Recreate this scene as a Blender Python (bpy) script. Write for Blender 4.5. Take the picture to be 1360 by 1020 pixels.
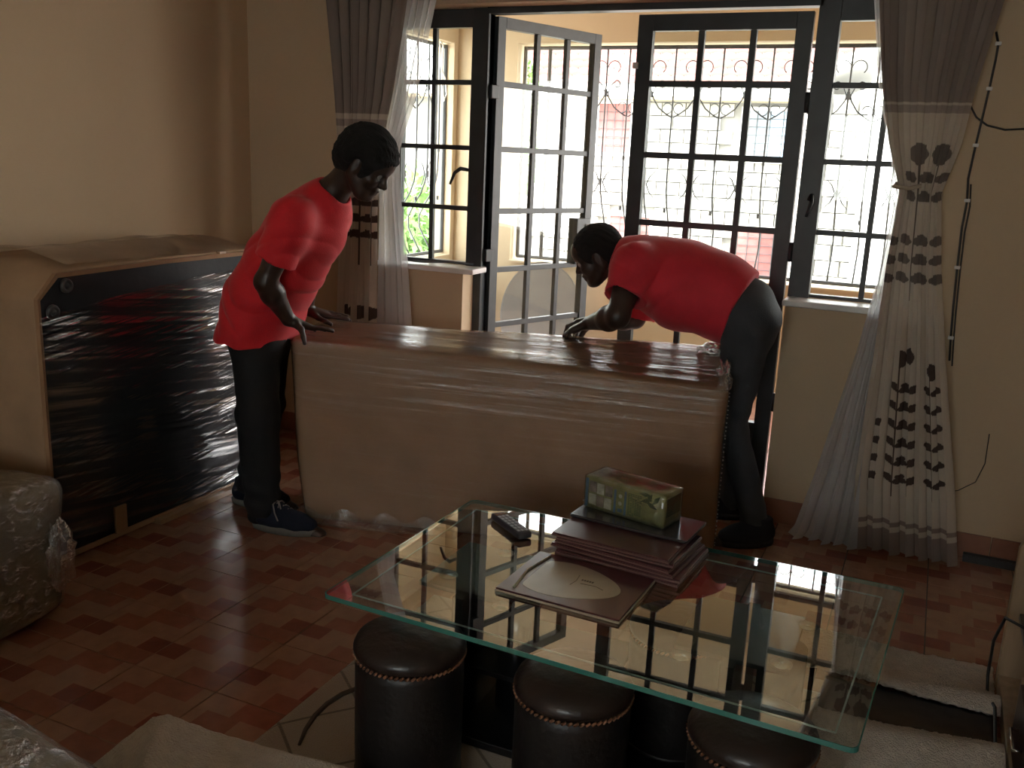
import bpy, math, random
import numpy as np
from mathutils import Vector, Matrix
for o in list(bpy.data.objects): bpy.data.objects.remove(o)
C = bpy.context.scene.collection
sc = bpy.context.scene
PI = math.pi
R_ = math.radians
random.seed(7); rng = np.random.default_rng(7)

# ------------------------------------------------------------------ camera
f_px, pit, rol, yaw = 1239.0, 0.23663, 0.043153, -0.417058
fw = np.array([math.sin(yaw)*math.cos(pit), math.cos(yaw)*math.cos(pit), -math.sin(pit)])
rt = np.array([math.cos(yaw), -math.sin(yaw), 0]); up = np.cross(rt, fw)
RT = math.cos(rol)*rt+math.sin(rol)*up; UP = -math.sin(rol)*rt+math.cos(rol)*up
cd = bpy.data.cameras.new('camera'); cam = bpy.data.objects.new('camera', cd); C.objects.link(cam)
M4 = Matrix.Identity(4)
for i in range(3):
    M4[i][0] = RT[i]; M4[i][1] = UP[i]; M4[i][2] = -fw[i]
M4[0][3], M4[1][3], M4[2][3] = 0, 0, 1.48
cam.matrix_world = M4
cd.sensor_width = 36; cd.lens = f_px/1360*36; cd.clip_start = 0.05; cd.clip_end = 200
sc.camera = cam
# ------------------------------------------------------------------ light
w = bpy.data.worlds.new('world'); sc.world = w; w.use_nodes = True
nt = w.node_tree; nt.nodes.clear()
wo = nt.nodes.new('ShaderNodeOutputWorld'); bg = nt.nodes.new('ShaderNodeBackground')
tc = nt.nodes.new('ShaderNodeTexCoord'); sx = nt.nodes.new('ShaderNodeSeparateXYZ'); cr = nt.nodes.new('ShaderNodeValToRGB')
nt.links.new(tc.outputs['Generated'], sx.inputs[0]); nt.links.new(sx.outputs['Z'], cr.inputs[0])
cr.color_ramp.elements[0].position = 0.0; cr.color_ramp.elements[0].color = (1.0, 0.965, 0.91, 1)
cr.color_ramp.elements[1].position = 1.0; cr.color_ramp.elements[1].color = (0.80, 0.88, 1.0, 1)
nt.links.new(cr.outputs[0], bg.inputs[0]); bg.inputs[1].default_value = 5.0
nt.links.new(bg.outputs[0], wo.inputs[0])
sun = bpy.data.lights.new('sun', 'SUN'); sun.energy = 6.0; sun.angle = R_(12); sun.color = (1, 0.95, 0.88)
so = bpy.data.objects.new('sun', sun); C.objects.link(so); so.rotation_euler = (R_(38), 0, R_(25))
vs = sc.view_settings
sc.display_settings.display_device = 'sRGB'
vs.view_transform = 'Standard'; vs.look = 'None'; vs.gamma = 1.0; vs.use_curve_mapping = False
vs.exposure = 1.42

# ------------------------------------------------------------------ materials
def N(nt, t, **k):
    n = nt.nodes.new(t)
    for a, b in k.items(): setattr(n, a, b)
    return n
def mat(name, col, rough=0.6, metal=0.0, spec=0.5, var=0.0, vscale=6.0, bump=0.0, bscale=60.0, coat=0.0, stretch=None, sheen=0.0, rot=None, detail=4.0):
    m = bpy.data.materials.new(name); m.use_nodes = True
    nt = m.node_tree; b = nt.nodes['Principled BSDF']
    b.inputs['Base Color'].default_value = (*col, 1); b.inputs['Roughness'].default_value = rough
    b.inputs['Metallic'].default_value = metal; b.inputs['Specular IOR Level'].default_value = spec
    b.inputs['Coat Weight'].default_value = coat; b.inputs['Coat Roughness'].default_value = 0.12
    b.inputs['Sheen Weight'].default_value = sheen
    if var or bump:
        tc = N(nt, 'ShaderNodeTexCoord'); mp = N(nt, 'ShaderNodeMapping')
        nt.links.new(tc.outputs['Object'], mp.inputs[0])
        if stretch: mp.inputs['Scale'].default_value = stretch
        if rot: mp.inputs['Rotation'].default_value = rot
    if var:
        no = N(nt, 'ShaderNodeTexNoise'); no.inputs['Scale'].default_value = vscale; no.inputs['Detail'].default_value = detail
        nt.links.new(mp.outputs[0], no.inputs[0])
        rp = N(nt, 'ShaderNodeValToRGB')
        rp.color_ramp.elements[0].position = .3; rp.color_ramp.elements[1].position = .7
        rp.color_ramp.elements[0].color = (*[c*(1-var) for c in col], 1)
        rp.color_ramp.elements[1].color = (*[min(1, c*(1+var)) for c in col], 1)
        nt.links.new(no.outputs['Fac'], rp.inputs[0]); nt.links.new(rp.outputs[0], b.inputs['Base Color'])
    if bump:
        n2 = N(nt, 'ShaderNodeTexNoise'); n2.inputs['Scale'].default_value = bscale; n2.inputs['Detail'].default_value = 5
        nt.links.new(mp.outputs[0], n2.inputs[0])
        bp = N(nt, 'ShaderNodeBump'); bp.inputs['Strength'].default_value = bump; bp.inputs['Distance'].default_value = .01
        nt.links.new(n2.outputs['Fac'], bp.inputs['Height']); nt.links.new(bp.outputs[0], b.inputs['Normal'])
    return m
def glass_mat(name, tint=(0.93, 0.96, 0.95), refl=1.0, rough=0.0, ior=1.5):
    m = bpy.data.materials.new(name); m.use_nodes = True; nt = m.node_tree; nt.nodes.clear()
    o = N(nt, 'ShaderNodeOutputMaterial'); mx = N(nt, 'ShaderNodeMixShader'); tr = N(nt, 'ShaderNodeBsdfTransparent')
    gl = N(nt, 'ShaderNodeBsdfGlossy'); fr = N(nt, 'ShaderNodeFresnel')
    tr.inputs[0].default_value = (*tint, 1); gl.inputs['Roughness'].default_value = rough; fr.inputs['IOR'].default_value = ior
    ge = N(nt, 'ShaderNodeNewGeometry'); mi = N(nt, 'ShaderNodeMapRange'); mi.inputs[3].default_value = ior; mi.inputs[4].default_value = 1/ior
    nt.links.new(ge.outputs['Backfacing'], mi.inputs[0]); nt.links.new(mi.outputs[0], fr.inputs['IOR'])
    mu = N(nt, 'ShaderNodeMath', operation='MULTIPLY'); mu.inputs[1].default_value = refl; mu.use_clamp = True
    nt.links.new(fr.outputs[0], mu.inputs[0]); nt.links.new(mu.outputs[0], mx.inputs[0])
    nt.links.new(tr.outputs[0], mx.inputs[1]); nt.links.new(gl.outputs[0], mx.inputs[2]); nt.links.new(mx.outputs[0], o.inputs[0])
    return m
def film_mat(name, stretch, rot=(0, 0, 0), lo=0.5, hi=0.75, base=0.04, top=0.5, rough=0.2, scale=1.0, bump=0.5, milk=0.03, dist=.004, fres=.6, zr=None):
    """stretch film: mostly clear, wrinkled into glossy streaks"""
    m = bpy.data.materials.new(name); m.use_nodes = True; nt = m.node_tree; nt.nodes.clear()
    o = N(nt, 'ShaderNodeOutputMaterial'); tr = N(nt, 'ShaderNodeBsdfTransparent'); gl = N(nt, 'ShaderNodeBsdfGlossy')
    di = N(nt, 'ShaderNodeBsdfDiffuse'); di.inputs[0].default_value = (.75, .77, .8, 1)
    gl.inputs['Roughness'].default_value = rough
    tc = N(nt, 'ShaderNodeTexCoord'); mp0 = N(nt, 'ShaderNodeMapping'); mp0.inputs['Rotation'].default_value = rot
    mp = N(nt, 'ShaderNodeMapping'); mp.inputs['Scale'].default_value = stretch
    nt.links.new(tc.outputs['Object'], mp0.inputs[0]); nt.links.new(mp0.outputs[0], mp.inputs[0])
    no = N(nt, 'ShaderNodeTexNoise'); no.inputs['Scale'].default_value = scale; no.inputs['Detail'].default_value = 5; no.inputs['Roughness'].default_value = .6
    no.inputs['Distortion'].default_value = .3
    nt.links.new(mp.outputs[0], no.inputs[0])
    rp = N(nt, 'ShaderNodeMapRange'); rp.inputs[1].default_value = lo; rp.inputs[2].default_value = hi
    rp.inputs[3].default_value = base; rp.inputs[4].default_value = top
    nt.links.new(no.outputs['Fac'], rp.inputs[0])
    if zr:
        sz = N(nt, 'ShaderNodeSeparateXYZ'); nt.links.new(tc.outputs['Object'], sz.inputs[0]); mz = N(nt, 'ShaderNodeMapRange')
        mz.inputs[1].default_value = zr[0]; mz.inputs[2].default_value = zr[1]; mz.inputs[3].default_value = .12; mz.inputs[4].default_value = 1
        nt.links.new(sz.outputs['Z'], mz.inputs[0]); mm = N(nt, 'ShaderNodeMath', operation='MULTIPLY'); nt.links.new(rp.outputs[0], mm.inputs[0]); nt.links.new(mz.outputs[0], mm.inputs[1])
        rp = mm
    bp = N(nt, 'ShaderNodeBump'); bp.inputs['Strength'].default_value = bump; bp.inputs['Distance'].default_value = dist
    nt.links.new(no.outputs['Fac'], bp.inputs['Height']); nt.links.new(bp.outputs[0], gl.inputs['Normal'])
    m1 = N(nt, 'ShaderNodeMixShader'); m1.inputs[0].default_value = milk
    nt.links.new(tr.outputs[0], m1.inputs[1]); nt.links.new(di.outputs[0], m1.inputs[2])
    fr = N(nt, 'ShaderNodeLayerWeight'); fr.inputs[0].default_value = .35; ad = N(nt, 'ShaderNodeMath', operation='ADD'); ad.use_clamp = True
    sc_ = N(nt, 'ShaderNodeMath', operation='MULTIPLY'); sc_.inputs[1].default_value = fres; nt.links.new(fr.outputs['Fresnel'], sc_.inputs[0])
    nt.links.new(sc_.outputs[0], ad.inputs[0]); nt.links.new(rp.outputs[0], ad.inputs[1])
    m2 = N(nt, 'ShaderNodeMixShader'); nt.links.new(ad.outputs[0], m2.inputs[0])
    nt.links.new(m1.outputs[0], m2.inputs[1]); nt.links.new(gl.outputs[0], m2.inputs[2]); nt.links.new(m2.outputs[0], o.inputs[0])
    return m
def cloth_mat(name, transl=0.35, rough=.9, attr='Col', transp=0.0, col=None):
    m = bpy.data.materials.new(name); m.use_nodes = True; nt = m.node_tree; nt.nodes.clear()
    o = N(nt, 'ShaderNodeOutputMaterial'); di = N(nt, 'ShaderNodeBsdfDiffuse'); tl = N(nt, 'ShaderNodeBsdfTranslucent')
    if col is None:
        at = N(nt, 'ShaderNodeAttribute'); at.attribute_name = attr
        nt.links.new(at.outputs['Color'], di.inputs[0]); nt.links.new(at.outputs['Color'], tl.inputs[0])
    else:
        di.inputs[0].default_value = (*col, 1); tl.inputs[0].default_value = (*col, 1)
    mx = N(nt, 'ShaderNodeMixShader'); mx.inputs[0].default_value = transl
    nt.links.new(di.outputs[0], mx.inputs[1]); nt.links.new(tl.outputs[0], mx.inputs[2])
    if transp:
        tr = N(nt, 'ShaderNodeBsdfTransparent'); m2 = N(nt, 'ShaderNodeMixShader'); m2.inputs[0].default_value = transp
        nt.links.new(mx.outputs[0], m2.inputs[1]); nt.links.new(tr.outputs[0], m2.inputs[2]); nt.links.new(m2.outputs[0], o.inputs[0])
    else: nt.links.new(mx.outputs[0], o.inputs[0])
    return m

m_wall = mat('wall_paint', (.56, .41, .26), .75, var=.05, vscale=1.5, bump=.05, bscale=30)
m_wallw = mat('window_wall_paint', (.54, .41, .27), .75, var=.05, vscale=1.5, bump=.05, bscale=30)
m_veranda = mat('veranda_paint', (.56, .45, .30), .8, var=.05, vscale=2)
m_ceil = mat('ceiling_paint', (.7, .66, .56), .9, var=.02)
m_tile = [mat('tile_light', (.38, .205, .135), .2, var=.12, vscale=18, coat=.3),
          mat('tile_mid', (.31, .125, .08), .2, var=.15, vscale=18, coat=.3),
          mat('tile_dark', (.23, .072, .048), .2, var=.15, vscale=18, coat=.2)]
m_grout = mat('grout', (.05, .032, .024), .9, var=.2)
m_skirt = mat('skirting_tile', (.27, .12, .075), .35, var=.15, vscale=10)
m_steel = mat('painted_steel', (.028, .034, .038), .42, var=.25, vscale=9, bump=.1, bscale=25)
m_grill = mat('grille_steel', (.07, .075, .08), .5, var=.2)
m_sill = mat('sill_white', (.74, .73, .72), .4, var=.05)
m_glass = glass_mat('window_glass')
m_wood = mat('rail_wood', (.17, .06, .035), .5, var=.2, vscale=5, stretch=(1, 10, 10))

# ------------------------------------------------------------------ mesh helpers
def link(name, me, m, parent=None, smooth=False, loc=None):
    if m is not None:
        for mm in (m if isinstance(m, (list, tuple)) else [m]): me.materials.append(mm)
    o = bpy.data.objects.new(name, me); C.objects.link(o)
    if parent is not None: o.parent = parent
    if loc is not None: o.location = loc
    if smooth: me.shade_smooth()
    return o
class MB:
    def __init__(s): s.v = []; s.f = []; s.mi = []
    def add(s, vs, fs, mi=0):
        b = len(s.v); s.v += [tuple(v) for v in vs]; s.f += [tuple(i+b for i in f) for f in fs]; s.mi += [mi]*len(fs); return s
    def box(s, x0, x1, y0, y1, z0, z1, mi=0, T=None):
        v = [Vector((x, y, z)) for z in (z0, z1) for y in (y0, y1) for x in (x0, x1)]
        if T is not None: v = [T @ a for a in v]
        return s.add(v, [(0, 2, 3, 1), (4, 5, 7, 6), (0, 1, 5, 4), (2, 6, 7, 3), (0, 4, 6, 2), (1, 3, 7, 5)], mi)
    def tube(s, pts, r, n=8, closed=False, mi=0, cap=True):
        pts = [Vector(p) for p in pts]; k = len(pts); rs = r if isinstance(r, (list, tuple)) else [r]*k
        prev = None; rings = []
        for i, p in enumerate(pts):
            a = pts[(i-1) % k] if (i or closed) else p; b = pts[(i+1) % k] if (i < k-1 or closed) else p
            t = (b-a).normalized()
            if prev is None:
                x = t.cross(Vector((0, 0, 1)))
                if x.length < .1: x = t.cross(Vector((1, 0, 0)))
                x.normalize()
            else:
                x = prev - t*prev.dot(t)
                x.normalize()
            prev = x; y = t.cross(x)
            rings.append([p+rs[i]*(math.cos(2*PI*j/n)*x+math.sin(2*PI*j/n)*y) for j in range(n)])
        v = [q for rg in rings for q in rg]; f = []
        for i in range(k if closed else k-1):
            a = i*n; b = ((i+1) % k)*n
            for j in range(n): f.append((a+j, a+(j+1) % n, b+(j+1) % n, b+j))
        if cap and not closed:
            f.append(tuple(range(n-1, -1, -1))); f.append(tuple((k-1)*n+j for j in range(n)))
        return s.add(v, f, mi)
    def lathe(s, prof, n=32, c=(0, 0, 0), mi=0, T=None):
        v = []; f = []
        for r, z in prof:
            for j in range(n):
                p = Vector((r*math.cos(2*PI*j/n), r*math.sin(2*PI*j/n), z))
                if T is not None: p = T @ p
                v.append(p+Vector(c))
        for i in range(len(prof)-1):
            for j in range(n): f.append((i*n+j, i*n+(j+1) % n, (i+1)*n+(j+1) % n, (i+1)*n+j))
        if prof[0][0] > 1e-5: f.append(tuple(range(n-1, -1, -1)))
        if prof[-1][0] > 1e-5: f.append(tuple((len(prof)-1)*n+j for j in range(n)))
        return s.add(v, f, mi)
    def prism(s, poly, a0, a1, axis='y', mi=0):
        """poly in the two other axes, extruded along axis"""
        n = len(poly); v = []
        for a in (a0, a1):
            for p, q in poly:
                v.append({'y': (p, a, q), 'x': (a, p, q), 'z': (p, q, a)}[axis])
        f = [tuple(range(n-1, -1, -1)), tuple(range(n, 2*n))]
        for i in range(n): f.append((i, (i+1) % n, n+(i+1) % n, n+i))
        return s.add(v, f, mi)
    def build(s, name, m, parent=None, smooth=False, bevel=0, loc=None, fix=True):
        me = bpy.data.meshes.new(name); me.from_pydata(s.v, [], s.f); me.update()
        o = link(name, me, m, parent, smooth, loc)
        if len(set(s.mi)) > 1: me.polygons.foreach_set('material_index', s.mi)
        if fix:
            import bmesh
            bm = bmesh.new(); bm.from_mesh(me); bmesh.ops.recalc_face_normals(bm, faces=bm.faces); bm.to_mesh(me); bm.free()
        if bevel:
            b = o.modifiers.new('bevel', 'BEVEL'); b.width = bevel; b.segments = 2; b.limit_method = 'ANGLE'
            if smooth is False: me.shade_smooth(); b.harden_normals = True
        return o
def thing(name, label, cat, loc=(0, 0, 0), rotz=0, group=None):
    o = bpy.data.objects.new(name, None); C.objects.link(o); o.location = loc; o.rotation_euler = (0, 0, rotz)
    o.empty_display_size = .05
    return tag(o, label, cat, group)
def tag(o, label, cat, group=None):
    o['label'] = label; o['category'] = cat
    if group: o['group'] = group
    return o
def struct(o): o['kind'] = 'structure'; return o
def sempty(name, loc=(0, 0, 0)):
    o = bpy.data.objects.new(name, None); C.objects.link(o); o.location = loc; o['kind'] = 'structure'; return o
def arr_mesh(name, V, F):
    me = bpy.data.meshes.new(name); V = np.asarray(V, np.float32); F = np.asarray(F, np.int32)
    me.vertices.add(len(V)); me.vertices.foreach_set('co', V.ravel())
    me.loops.add(F.size); me.loops.foreach_set('vertex_index', F.ravel())
    me.polygons.add(len(F)); me.polygons.foreach_set('loop_start', np.arange(0, F.size, F.shape[1], dtype=np.int32))
    me.polygons.foreach_set('loop_total', np.full(len(F), F.shape[1], np.int32))
    me.update(calc_edges=True); me.validate(); return me
def grid_faces(nu, nv):
    i = np.arange(nu-1)[:, None]*nv+np.arange(nv-1)[None, :]
    return np.stack([i, i+nv, i+nv+1, i+1], -1).reshape(-1, 4)
def rbox(name, hx, hy, hz, r, m, n=(24, 16, 16), warp=None, parent=None, loc=None):
    """rounded block, centre origin; warp(P)->P reshapes it"""
    V = []; F = []; base = 0
    def face(ax, sg):
        nonlocal base
        a1, a2 = [a for a in range(3) if a != ax]; h = (hx, hy, hz)
        # denser near the edges
        def ln(k, hh):
            t = np.linspace(-1, 1, k); e = r/hh*1.0
            return hh*np.sign(t)*np.abs(t)**.85
        u = ln(n[a1], h[a1]); v = ln(n[a2], h[a2])
        P = np.zeros((len(u), len(v), 3)); P[..., a1] = u[:, None]; P[..., a2] = v[None, :]; P[..., ax] = sg*h[ax]
        fs = grid_faces(len(u), len(v))+base
        flip = (sg > 0) == (ax == 1)
        if flip: fs = fs[:, ::-1]
        V.append(P.reshape(-1, 3)); F.append(fs); base += len(u)*len(v)
    for ax in range(3):
        for sg in (-1, 1): face(ax, sg)
    P = np.concatenate(V); H = np.array([hx, hy, hz])
    inn = np.clip(P, -(H-r), H-r); d = P-inn; L = np.linalg.norm(d, axis=1, keepdims=True); P = inn+d/np.maximum(L, 1e-9)*r
    if warp is not None: P = warp(P)
    me = arr_mesh(name, P, np.concatenate(F))
    import bmesh
    bm = bmesh.new(); bm.from_mesh(me); bmesh.ops.remove_doubles(bm, verts=bm.verts, dist=1e-5); bmesh.ops.recalc_face_normals(bm, faces=bm.faces); bm.to_mesh(me); bm.free()
    return link(name, me, m, parent, True, loc)
def wob(P, amp, fr, seed=0):
    r = np.random.default_rng(seed); out = np.zeros(len(P))
    for _ in range(6):
        k = r.normal(size=3)*fr; out += np.sin(P@k+r.uniform(0, 6.28))
    return out*amp/2.5

# ------------------------------------------------------------------ SDF figure modelling
class Field:
    def __init__(s, lo, hi, h):
        s.lo = np.array(lo, float); s.h = h; s.n = np.ceil((np.array(hi)-s.lo)/h).astype(int)+1
        s.ax = [s.lo[i]+h*np.arange(s.n[i]) for i in range(3)]
        s.g = np.full(s.n, 1.0, np.float32)
    def sub(s, lo, hi):
        a = np.maximum(0, np.floor((np.array(lo)-s.lo)/s.h).astype(int)); b = np.minimum(s.n, np.ceil((np.array(hi)-s.lo)/s.h).astype(int)+1)
        if np.any(b <= a): return None, None
        sl = tuple(slice(a[i], b[i]) for i in range(3))
        P = np.stack(np.meshgrid(*[s.ax[i][sl[i]] for i in range(3)], indexing='ij'), -1)
        return sl, P
    def put(s, sl, d, k, op='u'):
        g = s.g[sl]; d = d.astype(np.float32)
        if op == 'u':
            hh = np.maximum(k-np.abs(g-d), 0)/k; s.g[sl] = np.minimum(g, d)-hh*hh*k*.25
        elif op == 's':
            d = -d; hh = np.maximum(k-np.abs(g-d), 0)/k; s.g[sl] = np.maximum(g, d)+hh*hh*k*.25
    def cap(s, a, b, ra, rb, k=.02, w=None, wr=1.0, op='u'):
        a = np.array(a, float); b = np.array(b, float); R = max(ra, rb)*max(1, wr)+.06
        sl, P = s.sub(np.minimum(a, b)-R, np.maximum(a, b)+R)
        if sl is None: return s
        ab = b-a; L2 = max(ab@ab, 1e-12); t = np.clip(((P-a)@ab)/L2, 0, 1); q = P-a-t[..., None]*ab
        if w is not None:
            w = np.array(w, float); w = w/np.linalg.norm(w); c = q@w; q = q-c[..., None]*w*(1-1/wr)
        d = np.linalg.norm(q, axis=-1)-(ra+(rb-ra)*t)
        s.put(sl, d, k, op); return s
    def ell(s, c, rad, Rm=None, k=.02, op='u'):
        c = np.array(c, float); rad = np.array(rad, float); R = rad.max()+.06
        sl, P = s.sub(c-R, c+R)
        if sl is None: return s
        q = P-c
        if Rm is not None: q = q@np.array(Rm)       # columns = local axes
        k0 = np.linalg.norm(q/rad, axis=-1); k1 = np.linalg.norm(q/rad**2, axis=-1)
        d = k0*(k0-1)/np.maximum(k1, 1e-6)
        s.put(sl, d, k, op); return s
    def plane_cut(s, p, n, k=.01):
        """remove the side n points to"""
        P = np.stack(np.meshgrid(*s.ax, indexing='ij'), -1).astype(np.float32)
        d = (P-np.array(p, np.float32))@np.array(n, np.float32)
        s.g = np.maximum(s.g, d); return s
    def disp(s, fn, band=.03):
        idx = np.where(np.abs(s.g) < band)
        P = np.stack([s.ax[i][idx[i]] for i in range(3)], -1); s.g[idx] += fn(P).astype(np.float32); return s
    def mesh(s, name):
        g = s.g; g = g.copy(); g[0], g[-1], g[:, 0], g[:, -1], g[:, :, 0], g[:, :, -1] = 1, 1, 1, 1, 1, 1
        ins = g < 0; n = np.array(g.shape)
        c = ins[:-1, :-1, :-1].astype(np.int8)
        cnt = np.zeros(n-1, np.int8)
        for dx in (0, 1):
            for dy in (0, 1):
                for dz in (0, 1): cnt += ins[dx:n[0]-1+dx, dy:n[1]-1+dy, dz:n[2]-1+dz]
        act = (cnt > 0) & (cnt < 8); ci = np.stack(np.where(act), -1)
        idm = np.full(n-1, -1, np.int32); idm[act] = np.arange(len(ci))
        acc = np.zeros((len(ci), 3)); num = np.zeros(len(ci))
        corners = [(x, y, z) for x in (0, 1) for y in (0, 1) for z in (0, 1)]
        for a in corners:
            for ax in range(3):
                if a[ax]: continue
                b = list(a); b[ax] = 1
                ga = g[ci[:, 0]+a[0], ci[:, 1]+a[1], ci[:, 2]+a[2]]; gb = g[ci[:, 0]+b[0], ci[:, 1]+b[1], ci[:, 2]+b[2]]
                m = (ga < 0) != (gb < 0); t = np.where(m, ga/np.where(m, ga-gb, 1), 0)
                p = np.tile(np.array(a, float), (len(ci), 1)); p[:, ax] += t
                acc[m] += p[m]; num[m] += 1
        V = s.lo+s.h*(ci+acc/num[:, None]); F = []
        for ax in range(3):
            a1, a2 = (ax+1) % 3, (ax+2) % 3
            A = [slice(None)]*3; B = [slice(None)]*3; A[ax] = slice(0, -1); B[ax] = slice(1, None)
            ch = ins[tuple(A)] != ins[tuple(B)]
            e = np.stack(np.where(ch), -1); e = e[(e[:, a1] > 0) & (e[:, a2] > 0) & (e[:, a1] < n[a1]-1) & (e[:, a2] < n[a2]-1)]
            q = []
            for d1, d2 in ((1, 1), (0, 1), (0, 0), (1, 0)):
                c = e.copy(); c[:, a1] -= d1; c[:, a2] -= d2; q.append(idm[c[:, 0], c[:, 1], c[:, 2]])
            q = np.stack(q, -1); fl = ~ins[e[:, 0], e[:, 1], e[:, 2]]; q[fl] = q[fl][:, ::-1]
            F.append(q[(q >= 0).all(1)])
        me = arr_mesh(name, V, np.concatenate(F)); me.shade_smooth(); return me
def unit(v): v = np.array(v, float); return v/np.linalg.norm(v)
def frame(fwd, upish=(0, 0, 1)):
    x = unit(fwd); y = unit(np.cross(upish, x)); z = np.cross(x, y); return np.stack([x, y, z], 1)   # cols: forward,left,up

def head_field(F, c, Rm, hair=0):
    T = lambda *p: np.array(c)+Rm@np.array(p)
    F.ell(T(-.012, 0, .028), (.097, .075, .090), Rm, .02)
    F.ell(T(.030, 0, -.040), (.058, .056, .068), Rm, .03)
    F.ell(T(.052, 0, .045), (.045, .052, .045), Rm, .03)
    F.cap(T(.060, -.022, -.094), T(.060, .022, -.094), .018, .018, .03)
    F.ell(T(.073, 0, -.092), (.016, .018, .014), Rm, .02)
    for s in (-1, 1):
        F.cap(T(.078, s*.014, .020), T(.066, s*.046, .016), .010, .010, .012)
        F.ell(T(.056, s*.040, -.028), (.026, .022, .022), Rm, .02)
        F.cap(T(-.01, s*.058, -.045), T(.045, s*.036, -.088), .018, .016, .03)
    F.cap(T(.081, 0, .010), T(.104, 0, -.026), .009, .012, .01)
    for s in (-1, 1): F.ell(T(.094, s*.012, -.030), (.012, .009, .009), Rm, .006)
    F.cap(T(.086, -.015, -.053), T(.086, .015, -.053), .0085, .0085, .006)
    F.cap(T(.091, 0, -.052), T(.091, 0, -.0521), .008, .008, .006)
    F.cap(T(.083, -.013, -.068), T(.083, .013, -.068), .0095, .0095, .006)
    for s in (-1, 1): F.ell(T(.090, s*.030, -.001), (.016, .018, .011), Rm, .008, 's')
    F.cap(T(.101, -.016, -.0605), T(.101, .016, -.0605), .004, .004, .003, op='s')
    for s in (-1, 1):
        F.ell(T(-.008, s*.073, -.012), (.016, .008, .027), Rm, .010)
        F.ell(T(-.004, s*.083, -.010), (.008, .005, .016), Rm, .005, 's')
def hand_field(F, wr, Rm, side, curls, spread=1.0, thumb=((.5, .9, -.15), (.75, .65, -.2))):
    """Rm cols: fingers, lateral (thumb side = side*col1), back of the hand"""
    T = lambda x, y, z: np.array(wr)+Rm@np.array((x, side*y, z))
    ys = [.030, .010, -.011, -.030]; bx = [.088, .092, .087, .078]; Ls = [(.040, .025, .020), (.044, .028, .021), (.041, .026, .020), (.032, .020, .018)]
    for i in range(4):
        F.cap(T(.0, ys[i]*.5, 0), T(bx[i], ys[i], 0), .017 if i < 3 else .015, .0115, .016)
        p = np.array((bx[i], ys[i], 0.)); a = math.atan2(ys[i]*spread*.55, .09); pitch = 0
        for j in range(3):
            pitch += curls[i][j]; L = Ls[i][j]
            q = p+L*np.array((math.cos(pitch)*math.cos(a), math.cos(pitch)*math.sin(a), -math.sin(pitch)))
            r0 = .0092-.0009*j
            F.cap(T(*p), T(*q), r0, r0-.0009, .0035 if j == 0 else .004); p = q
    p = np.array((.018, .022, -.006)); d1 = unit(thumb[0]); d2 = unit(thumb[1])
    q = p+.045*d1; F.cap(T(*p), T(*q), .016, .0115, .012)
    p = q; q = p+.032*d2; F.cap(T(*p), T(*q), .0112, .0098, .006)
    p = q; q = p+.026*unit(d2+np.array((.15, -.15, -.1))); F.cap(T(*p), T(*q), .0098, .008, .006)
def mat_skin(name, col):
    m = mat(name, col, .42, var=.12, vscale=30, bump=.08, bscale=180, spec=.5); return m

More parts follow.
